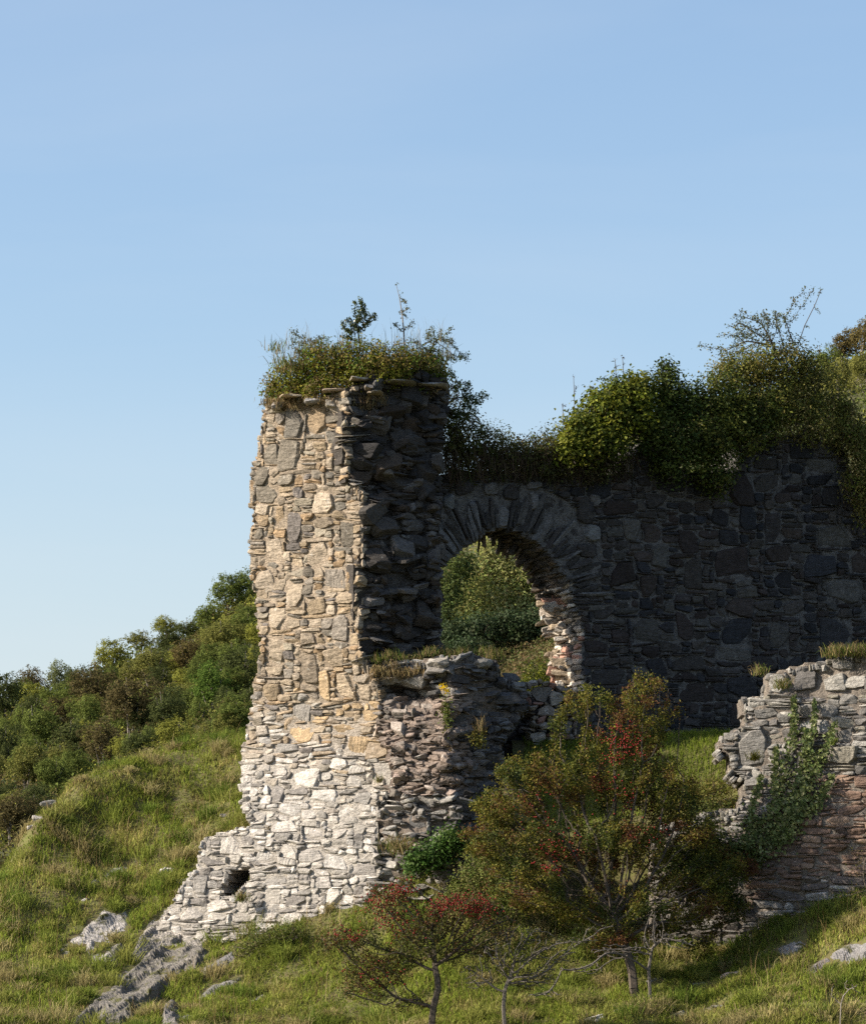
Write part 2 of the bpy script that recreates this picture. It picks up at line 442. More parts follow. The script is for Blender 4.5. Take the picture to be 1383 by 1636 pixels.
def radii(nodes, par, tip, ex=2.4):
    n = len(nodes); acc = np.zeros(n); r = np.zeros(n)
    for i in range(n-1, -1, -1):
        r[i] = max(tip, acc[i]**(1/ex)) if acc[i] > 0 else tip
        if par[i] >= 0: acc[par[i]] += r[i]**ex
    return r

def blob_points(blobs, n, r):
    vol = np.array([b[3]*b[4]*b[5] for b in blobs]); vol = vol/vol.sum(); out = []
    for b, v in zip(blobs, vol):
        k = max(2, int(n*v)); out.append(W(b[0], b[1], b[2])+unit(r.normal(size=(k, 3)))*(r.random((k, 1))**0.45)*np.array([b[3], b[5], b[4]]))
    return np.concatenate(out)

def blade_mesh(P, length, width, lean, col, r, nrm=None):
    """grass blades with three levels"""
    n = len(P); az = r.uniform(0, 2*math.pi, n); s = np.stack([np.cos(az), np.sin(az), 0*az], 1)
    l = r.normal(size=(n, 3)); l[:, 2] = 0; l = l*lean[:, None] if np.ndim(lean) else l*lean
    up = np.array([0, 0, 1.0]); L = length[:, None]; w = width[:, None]*0.5 if np.ndim(width) else width*0.5
    M = P+(up*0.6+l*0.35)*L; T = P+unit(up*0.8+l*1.25)*L*1.05
    V = np.stack([P-s*w, P+s*w, M-s*w*0.75, M+s*w*0.75, T-s*w*0.08, T+s*w*0.08], 1).reshape(-1, 3)
    b = np.arange(n)[:, None]*6; Q = np.concatenate([b+np.array([[0, 1, 3, 2]]), b+np.array([[2, 3, 5, 4]])], 0)
    return V, Q, np.repeat(col, 6, 0)

def merge(parts):
    V = []; Q = []; Cc = []; n = 0
    for v, q, c in parts: V.append(v); Q.append(q+n); Cc.append(c); n += len(v)
    return np.concatenate(V), np.concatenate(Q), np.concatenate(Cc)

# ------------------------------------------------------------------ terrain
class TPS:
    def __init__(s, pts, reg=0.02):
        s.p = np.array([(p[0], p[1]) for p in pts], float); z = np.array([p[2] for p in pts], float); n = len(z)
        K = s.k(s.p, s.p)+np.eye(n)*reg; A = np.zeros((n+3, n+3)); A[:n, :n] = K; A[:n, n] = 1; A[:n, n+1:] = s.p; A[n, :n] = 1; A[n+1:, :n] = s.p.T
        s.w = np.linalg.solve(A, np.concatenate([z, [0, 0, 0]]))
    def k(s, a, b):
        d = ((a[:, None]-b[None])**2).sum(-1); return d*np.log(np.maximum(d, 1e-9))*0.5
    def __call__(s, X, Y):
        sh = np.shape(X); q = np.stack([np.ravel(X), np.ravel(Y)], 1); out = np.empty(len(q)); n = len(s.p)
        for i in range(0, len(q), 20000):
            b = q[i:i+20000]; out[i:i+20000] = s.k(b, s.p)@s.w[:n]+s.w[n]+b@s.w[n+1:]
        return out.reshape(sh)

def wp(px, py, Y): p = W(px, py, Y); return (p[0], p[1], p[2])
ctl = [wp(*a) for a in [
    (-150,1640,57),(0,1640,57),(150,1640,57),(300,1640,56.8),(450,1640,56.4),(600,1640,55.6),(700,1645,55),(850,1640,55),(1000,1640,55),(1150,1640,54.8),(1300,1640,54.3),(1450,1640,54),
    (0,1520,60.2),(100,1500,60.6),(200,1560,59.2),(200,1470,61.4),(330,1510,60.6),(420,1490,60.0),(420,1580,58.4),(520,1500,59.2),(600,1490,58.9),(600,1560,57.6),
    (-120,1500,62),(0,1412,62.2),(60,1312,64.0),(20,1430,65.0),(-30,1480,65.5),(-60,1500,63.5),(60,1380,66.5),(110,1268,65.2),(170,1236,66),(240,1213,66.6),(300,1196,67),(390,1188,67.3),(480,1180,67),
    (150,1400,63),(230,1300,64.6),(300,1400,62.6),(300,1260,65.4),(360,1290,64.4),(150,1320,64.3),
    (660,1480,58.8),(650,1385,59.5),(720,1365,59.6),(800,1440,58.8),(800,1560,57.2),(900,1540,57.6),(1000,1600,56.4),(1020,1560,57.2),(1100,1560,57.3),
    (1170,1545,57.5),(1230,1500,57.6),(1300,1468,57.4),(1383,1432,57.1),(1480,1390,57),(1300,1560,55.8),(1400,1530,55.6),(1200,1590,55.6),
]]
ctl += [(x, y, z) for x, y, z in [
    (-9,46,-4.6),(-3,46,-4.6),(3,46,-4.6),(9,46,-4.4),(-9,36,-6),(0,36,-6),(9,36,-6),(-11,57,-1.2),(11,54.5,0.6),(10,58,3.0),
    (-8.5,70,0.6),(-6,73,2.6),(-3.2,74,3.2),(-10,66,0.2),(-12,75,-3),(-5,84,-1),(-12,90,-5),
    (2,61.5,1.6),(5,61,1.8),(8,61.5,3.0),(2,66.5,5.2),(5,68,5.6),(9,69,6.0),(2,74,7.1),(2,80,8.6),(6,78,8.6),(11,80,9.5),(2,90,9.0),(8,95,11),(-3,95,1)]]
tps = TPS(ctl, 0.01)
def ground_exact(X, Y):
    z = tps(X, Y); P = np.stack([X, Y, 0*X], -1)
    return z+0.15*fbm(P*np.array([1.3, 1.0, 1]), 51, 3)+0.06*fbm(P*4.0, 57, 2)
_gx = np.arange(-10, 10.01, 0.05); _gy = np.arange(49, 84.01, 0.05); _GX, _GY = np.meshgrid(_gx, _gy); _GZ = ground_exact(_GX, _GY)
def ground_z(X, Y):      # the same surface, looked up on a 5 cm grid where the camera sees it
    X = np.asarray(X, float); Y = np.asarray(Y, float)
    u = (X+10)/0.05; v = (Y-49)/0.05; i = np.clip(u.astype(int), 0, len(_gx)-2); j = np.clip(v.astype(int), 0, len(_gy)-2); a = np.clip(u-i, 0, 1); b = np.clip(v-j, 0, 1)
    return (_GZ[j, i]*(1-a)+_GZ[j, i+1]*a)*(1-b)+(_GZ[j+1, i]*(1-a)+_GZ[j+1, i+1]*a)*b
def sheet(name, x0, x1, y0, y1, d, zf, mat, mask=None):
    nx = int((x1-x0)/d)+1; ny = int((y1-y0)/d)+1
    X, Y = np.meshgrid(np.linspace(x0, x1, nx), np.linspace(y0, y1, ny)); Z = zf(X, Y)
    V = np.stack([X, Y, Z], -1).reshape(-1, 3); i = np.arange(nx*ny).reshape(ny, nx)
    Q = np.stack([i[:-1, :-1], i[:-1, 1:], i[1:, 1:], i[1:, :-1]], -1).reshape(-1, 4)
    o = mesh_obj(name, V, Q, None, mat, smooth=True); tag(o, kind='structure'); return o
g0 = sheet('ground', -12, 12, 40, 95, 0.12, ground_exact, M_soil)
g0['label'] = 'grassy slope below and beside the ruin'
# wide valley sheet to the horizon, under and around the bank
def valley_z(X, Y):
    e = np.minimum(np.maximum(np.maximum(np.abs(X)-10.5, 41-Y), Y-93)/12, 1); e = np.clip(e, 0, 1)
    base = np.where(Y < 36, -6+4.3*np.clip((30-Y)/28, 0, 1), -8.0); near = tps(np.clip(X, -11.5, 11.5), np.clip(Y, 40, 94.5))
    return np.where(e <= 0, near-0.8, (near-0.25)*(1-e)+base*e)
def big_sheet():
    xs = np.concatenate([np.linspace(-3000, -60, 20), np.linspace(-56, 56, 90), np.linspace(60, 3000, 20)])
    ys = np.concatenate([np.linspace(-1500, -20, 14), np.linspace(-16, 130, 120), np.linspace(140, 4000, 30)])
    X, Y = np.meshgrid(xs, ys); V = np.stack([X, Y, valley_z(X, Y)], -1).reshape(-1, 3); i = np.arange(X.size).reshape(X.shape)
    Q = np.stack([i[:-1, :-1], i[:-1, 1:], i[1:, 1:], i[1:, :-1]], -1).reshape(-1, 4)
    tag(mesh_obj('valley_floor', V, Q, None, M_hill, smooth=True), 'valley floor around the ruin', kind='structure')
big_sheet()

# courtyard inside the walls
ctl2 = [wp(*a) for a in [(1165,1266,59.5),(1100,1295,59.4),(1040,1305,59.5),(1060,1184,61.0),(1165,1180,60.8),(1110,1228,60.1),(1040,1240,60.2),(900,1262,60.4),(900,1200,61.2),(1383,1175,60.4),(1383,1192,64.4),
        (1250,1195,64.0),(1060,1200,63.2),(950,1195,62.6),(780,1210,61.2),(1250,1200,59.9),(1460,1175,62),(1150,1196,62.4)]]
tps2 = TPS(ctl2, 0.01)
def court_z(X, Y):
    P = np.stack([X, Y, 0*X], -1); return tps2(X, Y)+0.05*fbm(P*2.2, 61, 3)
tag(sheet('courtyard_ground', 1.3, 7.4, 59.35, 65.2, 0.1, court_z, M_soil), 'bright grass patch inside the broken walls')

def hit(px, py, zf=ground_z, y0=50.0, y1=72.0):
    Y = np.linspace(y0, y1, 500); P = W(px, py, Y); z = zf(P[:, 0], Y); m = np.nonzero(P[:, 2] <= z)[0]
    return P[m[0]] if len(m) else P[-1]

# ------------------------------------------------------------------ far hill
ridge_px = np.array([-600,-200,0,60,100,170,230,300,350,400,600,830,960,1100,1300,1383,1600,2000]); ridge_py = np.array([1260,1180,1120,1112,1106,1075,1045,1025,985,960,870,742,700,650,600,560,480,380])
def hill_z(X, Y):
    px = CX+X*F/np.clip(Y, 150, 500); rp = np.interp(px, ridge_px, ridge_py); zr = (HOR-rp)*420/F
    t = np.clip((Y-190)/230, 0, 1); z = -9+(zr+9)*t**0.85
    z = np.where(Y > 420, zr-(Y-420)*0.25, z)
    return z+1.2*fbm(np.stack([X, Y, 0*X], -1)/22, 71, 3)*np.clip(t*3, 0, 1)
tag(sheet('hill', -75, 110, 188, 520, 2.0, hill_z, M_hill), 'wooded hillside behind the ruin')

# ------------------------------------------------------------------ the ruin
def lerp_curve(pts):
    a = np.array(pts, float); return lambda y: np.interp(y, a[:, 1], a[:, 0])
corner = lerp_curve([(560,600),(556,650),(550,700),(553,765),(582,790),(576,830),(580,880),(566,905),(572,1000),(574,1040),(600,1085),(610,1110),(606,1165),(632,1200),(636,1250),(600,1290),(602,1380),(612,1395),(590,1430),(555,1495)])
csm = lerp_curve([(560,600),(562,760),(576,900),(574,1040),(606,1120),(620,1200),(606,1290),(602,1400),(585,1500)])
def bat(py): return 0.9*np.clip((py-1130)/370, 0, 1)**1.2
def Y_sun(px, py):
    low = np.clip((py-1150)/200, 0, 1); s = 0.72*(1-low)+0.50*low
    n = fbm(np.stack([px/60, py/60, 0*px], -1), 81, 3)
    return 60.0+s*(csm(py)-px)/100-bat(py)*0.8+0.06*n
lit_poly = [(425,648),(415,700),(402,765),(402,800),(404,830),(398,880),(401,905),(410,960),(414,1000),(417,1050),(407,1090),(404,1120),(397,1165),(387,1200),(384,1240),(386,1290),(402,1322),
            (345,1332),(322,1345),(314,1385),(290,1415),(262,1468),(225,1512),(330,1515),(400,1495),(500,1490),(555,1498),(590,1430),(612,1395),(602,1380),(600,1290),(636,1250),(632,1200),(606,1165),(610,1110),(600,1085),(574,1040),
            (572,1000),(566,905),(580,880),(576,830),(582,790),(553,765),(550,700),(556,648),(560,628),(520,632),(440,640)]
hole_a = [(368,1392),(398,1385),(400,1402),(380,1425),(362,1435),(352,1430)]
F_sun = Face(lit_poly, Y_sun, [hole_a])
def mixc(a, b, t): return tuple(x*(1-t)+y*t for x, y in zip(a, b))
def col_sun(x, y, w, h, r):
    warm = [(0.32,0.24,0.155),(0.27,0.22,0.165),(0.23,0.20,0.165),(0.37,0.295,0.21),(0.20,0.18,0.15),(0.30,0.21,0.125),(0.19,0.165,0.13),(0.40,0.33,0.25),(0.27,0.235,0.18),(0.33,0.27,0.20),(0.29,0.225,0.15)]
    pale = [(0.42,0.385,0.34),(0.47,0.43,0.385),(0.36,0.33,0.29),(0.28,0.26,0.235),(0.52,0.485,0.44),(0.23,0.21,0.19)]
    t = min(1, max(0, (y-1130+r.uniform(-85, 85)+(500-x)*0.25)/110))
    c = mixc(r.choice(warm), r.choice(pale), t); k = r.uniform(0.8, 1.15)
    if r.random() < 0.05*(1-t): c = (0.17, 0.15, 0.135)
    if 1085 < y < 1190 and x > 440 and r.random() < 0.35: c = r.choice([(0.36,0.265,0.16),(0.31,0.24,0.165),(0.32,0.26,0.19)])
    return tuple(a*k for a in c)
tower = thing('ruined_tower', W(500, 1500, 60.5), 'tall broken stone pillar with one sunlit face and one black shaded face', 'ruin')
R = random.Random(11)
S = Stones(0.02, 2)
rects = pack(F_sun, ((20,36),(26,52)), ((11,32),(9,20)), ((16,60),(3,7)), 3, nbig=60, thinp=0.52, skip=lambda x, y: y > 1120)
fill(F_sun, S, rects, col_sun, R, prot=(0.012, 0.055), rot=0.05, mort=0.5)
rects = pack(F_sun, ((20,46),(16,32)), ((11,34),(7,15)), ((14,48),(3,7)), 5, nbig=50, thinp=0.5, skip=lambda x, y: y <= 1120)
fill(F_sun, S, rects, col_sun, R, prot=(0.008, 0.055), rot=0.08, jit=0.2, mort=0.5)
E_t = unit(np.array([0.30, 0.95, 0.0]))
edge_stones(F_sun, S, lit_poly[0:17], E_t, 0.9, col_sun, R, (1, 0), t=(5, 13), hgt=0.08, start=-0.02)
edge_stones(F_sun, S, lit_poly[16:23], unit(np.array([0.2, 0.97, 0])), 0.8, col_sun, R, (1, 0.6), t=(5, 12), start=-0.02)
S.build('sunlit_face', M_stone, tower)
def ccol(V):
    py = HOR-V[:, 2]*F/V[:, 1]; t = np.clip((py-1090)/140, 0, 1)[:, None]
    return np.array([0.36, 0.29, 0.215])*(1-t)+np.array([0.38, 0.345, 0.30])*t
core(F_sun, 1.0, E_t, 'sunlit_mortar', M_mortar, tower, ccol, inset=0.010)

# shaded broken side of the tower
def Y_dark(px, py):
    P = np.stack([px/26, py/15, 0*px], -1)
    led = vnoise(np.stack([px/55, py/11, 0*px], -1), 91)
    return 59.95+0.50*np.clip(px-csm(py), -30, 400)/100+0.24*fbm(P, 95, 3)*np.clip((px-csm(py))/25, 0.15, 1)+0.13*led*np.clip((px-csm(py))/25, 0.2, 1)+0.10*np.exp(-((py-1000)/30)**2)
dark_poly = [(553,625),(600,600),(660,596),(712,600),(716,640),(708,700),(704,760),(705,800),(700,860),(706,900),(702,1040),(700,1075),(574,1060),(568,1000),(566,905),(580,880),(576,830),(582,790),(553,765),(548,700)]
F_drk = Face(dark_poly, Y_dark)
def col_shaded(x, y, w, h, r):
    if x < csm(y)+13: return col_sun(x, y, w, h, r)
    c = r.choice([(0.05,0.045,0.042),(0.07,0.062,0.055),(0.09,0.08,0.07),(0.065,0.05,0.038),(0.038,0.036,0.036),(0.12,0.112,0.105)]); k = r.uniform(0.6, 1.15)  # stone tones lowered to paint in the shade of this side
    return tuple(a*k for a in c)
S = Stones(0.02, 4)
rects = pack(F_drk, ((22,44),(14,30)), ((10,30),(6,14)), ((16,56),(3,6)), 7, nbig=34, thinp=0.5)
fill(F_drk, S, rects, col_shaded, R, prot=(-0.05, 0.09), rot=0.12, jit=0.3, depth=(0.10, 0.16))
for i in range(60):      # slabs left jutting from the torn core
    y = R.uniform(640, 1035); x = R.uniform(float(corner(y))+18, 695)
    F_drk.stone(S, x, y, R.uniform(14, 44), R.uniform(4, 13), col_shaded(x, y, 1, 1, R), ang=R.gauss(0, 0.12), prot=R.uniform(0.03, 0.12), depth=0.2, jit=0.35, cuts=5)
edge_stones(F_drk, S, [(712,600),(716,640),(708,700),(704,760),(705,800),(700,860),(706,900),(702,1040),(700,1075)], unit(np.array([-0.45, 0.89, 0])), 1.2, col_shaded, R, (-1, 0), t=(5, 12), start=-0.02)
S.build('broken_side', M_shaded, tower)
core(F_drk, 1.2, unit(np.array([-0.45, 0.89, 0.0])), 'broken_core', M_shaded, tower, (0.06, 0.052, 0.045), inset=0.05, rough=0.06)  # core tone darkened as well, shade in the colour
# flat capping slates under the turf
S = Stones(0.02, 5)
for (x, y, w, h, Y, cc) in [(466,636,42,5,60.35,(0.50,0.40,0.28)),(540,627,50,5,60.0,(0.42,0.33,0.25)),(572,609,36,4,59.85,(0.30,0.26,0.2)),(640,614,50,4,60.0,(0.2,0.18,0.15)),(600,631,26,4,59.8,(0.28,0.23,0.17)),
        (590,622,14,7,59.75,(0.28,0.24,0.2)),(500,645,26,9,60.2,(0.3,0.28,0.26)),(528,650,18,12,60.1,(0.42,0.37,0.3)),(690,618,50,6,60.3,(0.3,0.28,0.26)),(445,652,22,12,60.6,(0.34,0.3,0.26))]:
    S.add(W(x, y, Y+0.35), np.array([1., 0.1, 0]), np.array([0., -1, 0]), np.array([0, 0, 1.]), w*0.005, 0.42, h*0.005, cc, k=7)
S.build('capping_slate', M_stone, tower)

# arched wall behind
def Y_arch(px, py):
    return 61.55+0.46*(px-700)/100+0.035*fbm(np.stack([px/40, py/40, 0*px], -1), 101, 2)
AC = (800.0, 962.0)
top_arch = [(640,800),(705,758),(760,752),(860,756),(960,758),(1008,755),(1018,722),(1042,704),(1066,716),(1078,745),(1105,755),(1160,758),(1174,748),(1186,722),(1222,704),(1250,694),(1290,697),(1330,704),(1352,722),(1362,770),(1480,775)]
open_poly = [(668,1110),(668,938),(680,924),(697,910),(720,893),(745,872),(775,851),(800,843),(830,848),(858,866),(885,894),(904,922),(914,948),(926,975),(934,1010),(930,1050),(938,1110)]
wall_poly = top_arch+[(1480,1215),(560,1215),(640,1100)]
F_arc = Face(wall_poly, Y_arch, [open_poly])
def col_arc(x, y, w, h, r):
    c = r.choice([(0.048,0.042,0.040),(0.058,0.052,0.048),(0.035,0.034,0.036),(0.030,0.031,0.035),(0.070,0.062,0.055),(0.052,0.042,0.037),(0.042,0.033,0.030),(0.085,0.08,0.072)]); k = r.uniform(0.65, 1.2)  # near-black tones: the wall's shade is painted into its stones
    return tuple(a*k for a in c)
arch = thing('arched_wall', W(1000, 1180, 62.8), 'dark stone wall with a round arched opening, in shade behind the pillar', 'wall')
in_ring = lambda x, y: (np.hypot(x-AC[0], y-AC[1]) < 192) & (y < 945) & (x < 960)
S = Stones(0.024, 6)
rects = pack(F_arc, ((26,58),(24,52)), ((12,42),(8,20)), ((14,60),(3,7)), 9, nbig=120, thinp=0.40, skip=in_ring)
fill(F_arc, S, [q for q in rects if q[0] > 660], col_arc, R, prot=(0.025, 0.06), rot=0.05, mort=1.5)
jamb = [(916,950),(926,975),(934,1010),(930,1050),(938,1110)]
S.build('wall_face', M_shaded, arch)
E_a = unit(np.array([-0.42, 0.91, 0.0]))
def col_jamb(x, y, w, h, r):
    c = r.choice([(0.52,0.45,0.38),(0.44,0.37,0.30),(0.38,0.34,0.29),(0.60,0.54,0.46),(0.42,0.24,0.18),(0.34,0.27,0.19)]); k = r.uniform(0.8, 1.1); return tuple(a*k for a in c)
S = Stones(0.02, 7)
edge_stones(F_arc, S, [(905,935)]+jamb, E_a, 0.98, col_jamb, R, (1, 0), t=(4, 12), hgt=0.10, start=0.02)
edge_stones(F_arc, S, [(918,960)]+[(a+3, b) for a, b in jamb[1:]], E_a, 0.9, col_jamb, R, (1, 0), t=(8, 18), step=0.3, hgt=0.13, start=0.4)
for i in range(46):      # broken stones sticking out of the jamb
    y = R.uniform(935, 1100); x = np.interp(y, [950,975,1010,1050,1110], [914,926,934,930,938]); p = F_arc.P(x, y)+E_a*R.uniform(0.55, 1.02)+np.array([-R.uniform(0.0, 0.16)*(1 if abs(y-985) > 22 else 1.5), 0, 0])
    S.add(p, unit(np.array([1, R.uniform(-.4, .4), R.uniform(-.3, .3)])), np.array([0., -1, 0]), np.array([0, 0, 1.]), R.uniform(.08, .17), R.uniform(.06, .14), R.uniform(.025, .085), col_jamb(0, 0, 1, 1, R), jit=0.3)
S.build('jamb', M_stone, arch)
S = Stones(0.02, 8)
a = 168.0
while a > -2:       # thin slabs set on edge round the arch
    th = R.uniform(2.2, 4.6) if R.random() < 0.8 else R.uniform(6, 9); a -= th/2
    ri = (115 if a < 110 else 106)+R.uniform(-4, 6); ro = 172+R.uniform(-34, 22)
    if R.random() < 0.15: ro -= 28
    rm = (ri+ro)/2; ar = math.radians(a)
    col = R.choice([(0.12,0.115,0.11),(0.08,0.075,0.07),(0.05,0.046,0.043),(0.15,0.145,0.14),(0.06,0.053,0.048)])
    F_arc.stone(S, AC[0]+rm*math.cos(ar), AC[1]-rm*math.sin(ar), ro-ri, math.radians(th)*rm-1.2, col, ang=ar+math.radians(R.uniform(-5, 5)), prot=R.uniform(0.03, 0.09), depth=0.14, jit=0.12)
    a -= th/2
for (x, y, w, h) in [(742,779,34,26),(783,780,26,24),(815,786,26,28),(852,800,18,32),(852,776,30,14),(900,790,24,16),(934,815,28,46),(945,852,30,30),(950,800,20,22),(935,880,34,24),(716,802,20,30)]:
    F_arc.stone(S, x, y, w-3, h-3, R.choice([(0.13,0.125,0.12),(0.05,0.045,0.042),(0.15,0.15,0.145)]), prot=0.075, depth=0.12, ang=R.uniform(-.15,.15), k=4)
edge_stones(F_arc, S, [(668,1060),(668,938),(680,924),(697,910)]+open_poly[4:13], E_a, 0.98, lambda *q: R.choice([(0.11,0.095,0.08),(0.14,0.11,0.085),(0.08,0.07,0.06)]), R, (0, -1), t=(5, 10), hgt=0.08, start=0.02)
for i in range(34):      # ragged inner edge of the vault
    a = math.radians(R.uniform(8, 95)); x, y = AC[0]+112*math.cos(a), AC[1]-112*math.sin(a); p = F_arc.P(x, y)+E_a*R.uniform(0.6, 1.0)-np.array([math.cos(a), 0, math.sin(a)])*R.uniform(-0.03, 0.10)
    S.add(p, unit(np.array([math.cos(a), R.uniform(-.4, .4), math.sin(a)])), np.array([0., -1, 0]), unit(np.array([-math.sin(a), 0, math.cos(a)])), R.uniform(.08, .16), R.uniform(.08, .16), R.uniform(.02, .05), R.choice([(0.11,0.09,0.07),(0.15,0.12,0.09),(0.08,0.07,0.06)]), jit=0.3)
S.build('arch', M_shaded, arch)
core(F_arc, 1.0, E_a, 'wall_core', M_shadedmortar, arch, (0.135, 0.128, 0.12), cell=5, inset=0.012, rough=0.012)

# low broken wall in front of the arch (the rubble stub below the opening)
def Y_sill(px, py):
    rid = 722+10*np.sin(py/40); d = px-rid
    prof = np.where(d < 0, np.clip(1+d/135, 0, 1), np.clip(1-d/85, -0.3, 1))
    rec = 0.45*np.exp(-((px-655)/42)**2-((py-1108)/18)**2)
    n = fbm(np.stack([px/24, py/13, 0*px], -1), 111, 3); led = vnoise(np.stack([px/60, py/8, 0*px], -1), 115)
    return 60.15-0.58*prof-0.55*np.clip((py-1080)/300, 0, 1)+rec+0.12*n+0.07*led
sill_poly = [(580,1062),(640,1058),(690,1052),(740,1046),(790,1052),(800,1085),(838,1090),(842,1130),(825,1150),(800,1190),(806,1230),(790,1270),(768,1300),(770,1360),(740,1420),(560,1470),(596,1400),(600,1290),(628,1250),(624,1200),(600,1165),(604,1110),(596,1085)]
F_sil = Face(sill_poly, Y_sill)
def col_sill(x, y, w, h, r):
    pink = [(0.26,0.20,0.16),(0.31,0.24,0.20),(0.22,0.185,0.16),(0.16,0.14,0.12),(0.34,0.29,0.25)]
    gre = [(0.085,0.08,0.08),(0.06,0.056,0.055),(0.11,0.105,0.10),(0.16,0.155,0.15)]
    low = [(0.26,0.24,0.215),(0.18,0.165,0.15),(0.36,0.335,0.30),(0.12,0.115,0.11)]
    p = pink if (1110 < y < 1270 and x < 735) else (gre if x > 722 or (1095 > y > 1070) else low)  # right of the ridge the darker greys paint in that side's shade
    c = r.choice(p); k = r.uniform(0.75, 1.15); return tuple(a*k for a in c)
stub = thing('rubble_wall', W(690, 1400, 59.8), 'low broken rubble wall with grassy top below the arched opening', 'wall')
S = Stones(0.018, 9)
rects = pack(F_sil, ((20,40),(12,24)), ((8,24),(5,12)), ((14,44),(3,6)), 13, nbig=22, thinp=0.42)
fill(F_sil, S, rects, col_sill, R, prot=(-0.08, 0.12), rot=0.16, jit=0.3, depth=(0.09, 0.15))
for i in range(420):       # loose angular rubble of the wall's exposed core
    x, y = R.uniform(612, 750), R.uniform(1118, 1262)
    if not inpoly(x, y, sill_poly): continue
    F_sil.stone(S, x, y, R.uniform(7, 26), R.uniform(3, 9), mixc((0.27,0.21,0.17), (0.13,0.105,0.088), R.random()), ang=R.gauss(0, 0.35), prot=R.uniform(-0.01, 0.06), depth=0.06, jit=0.35)
for (x, y, w, h) in [(621,1087,38,13),(660,1088,40,15),(705,1062,26,12),(640,1086,16,10),(770,1062,24,12)]:
    F_sil.stone(S, x, y, w, h, (0.24,0.22,0.19), prot=0.14, depth=0.2, k=7)
E_s = unit(np.array([0.0, 1.0, 0.0]))
edge_stones(F_sil, S, [(580,1062),(640,1058),(690,1052),(740,1046),(790,1052),(800,1085),(838,1090),(842,1130),(825,1150),(800,1190),(806,1230),(790,1270),(768,1300),(770,1360)], E_s, 0.7, col_sill, R, (-0.5, 0.5), t=(5, 12), start=-0.02)
S.build('rubble_face', M_stone, stub)
core(F_sil, 0.85, E_s, 'rubble_core', M_mortar, stub, (0.17, 0.14, 0.115), cell=5, inset=0.05, rough=0.06)
# stub of masonry below the far jamb
S = Stones(0.02, 19)
F_j = Face([(838,1095),(860,1085),(882,1090),(915,1100),(925,1180),(850,1190)], lambda px, py: 61.6+0.3*(px-880)/100+0.08*fbm(np.stack([px/20, py/15, 0*px], -1), 121, 2))
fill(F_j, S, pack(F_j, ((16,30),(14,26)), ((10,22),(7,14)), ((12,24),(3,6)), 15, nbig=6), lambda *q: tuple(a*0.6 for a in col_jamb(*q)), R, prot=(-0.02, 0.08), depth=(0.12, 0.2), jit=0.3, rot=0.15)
S.build('jamb_foot', M_stone, arch)

# low wall on the right
def Y_low(px, py):
    return 59.05-0.42*(px-1040)/100+0.07*fbm(np.stack([px/40, py/25, 0*px], -1), 131, 3)-0.18*np.clip((py-1235)/80, 0, 1)+0.2*np.clip((1200-py)/140, 0, 1)
low_poly = [(1040,1345),(1060,1320),(1112,1306),(1122,1298),(1176,1292),(1186,1270),(1188,1246),(1168,1230),(1162,1206),(1150,1194),(1152,1178),(1188,1160),(1186,1118),(1224,1110),(1226,1078),(1268,1066),(1300,1058),(1340,1052),(1383,1048),(1470,1040),(1470,1450),(1300,1500),(1170,1570),(1040,1600)]
F_low = Face(low_poly, Y_low)
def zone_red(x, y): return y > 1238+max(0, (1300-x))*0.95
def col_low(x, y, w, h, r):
    if x < 1195 and y > 1330: c = r.choice([(0.09,0.08,0.072),(0.12,0.108,0.098),(0.07,0.063,0.058),(0.17,0.16,0.15)])  # shade at the wall's left foot, painted as darker stones
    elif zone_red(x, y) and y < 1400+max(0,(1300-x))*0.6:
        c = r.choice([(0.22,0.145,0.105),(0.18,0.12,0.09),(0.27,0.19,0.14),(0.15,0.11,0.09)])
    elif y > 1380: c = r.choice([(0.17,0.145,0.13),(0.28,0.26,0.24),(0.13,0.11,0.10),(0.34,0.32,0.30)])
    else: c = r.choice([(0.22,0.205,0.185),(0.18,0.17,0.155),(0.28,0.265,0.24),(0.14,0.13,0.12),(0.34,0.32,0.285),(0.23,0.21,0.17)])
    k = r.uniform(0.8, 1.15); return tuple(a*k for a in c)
loww = thing('stone_wall', W(1300, 1480, 58), 'low grey drystone wall stepped down to the left, ivy on its face', 'wall')
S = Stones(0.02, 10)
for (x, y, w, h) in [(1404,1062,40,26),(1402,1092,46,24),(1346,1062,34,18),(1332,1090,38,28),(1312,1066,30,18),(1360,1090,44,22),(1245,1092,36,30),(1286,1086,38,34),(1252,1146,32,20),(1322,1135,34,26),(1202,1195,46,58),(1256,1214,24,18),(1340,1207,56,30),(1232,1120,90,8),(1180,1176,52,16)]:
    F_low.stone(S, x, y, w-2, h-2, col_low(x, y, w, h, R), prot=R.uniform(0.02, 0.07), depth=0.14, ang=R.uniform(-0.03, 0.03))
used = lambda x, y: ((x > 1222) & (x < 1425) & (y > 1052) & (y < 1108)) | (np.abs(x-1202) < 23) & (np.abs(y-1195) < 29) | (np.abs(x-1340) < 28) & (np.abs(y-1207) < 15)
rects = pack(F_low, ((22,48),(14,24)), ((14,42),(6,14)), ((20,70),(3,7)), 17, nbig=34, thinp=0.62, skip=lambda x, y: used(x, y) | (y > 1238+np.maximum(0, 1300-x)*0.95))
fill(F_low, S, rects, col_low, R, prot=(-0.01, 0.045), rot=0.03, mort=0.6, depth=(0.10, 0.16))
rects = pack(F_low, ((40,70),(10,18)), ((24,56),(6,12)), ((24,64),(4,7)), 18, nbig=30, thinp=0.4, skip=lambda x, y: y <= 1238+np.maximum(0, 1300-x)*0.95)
fill(F_low, S, rects, col_low, R, prot=(0.0, 0.03), rot=0.035, mort=0.4, depth=(0.10, 0.16))
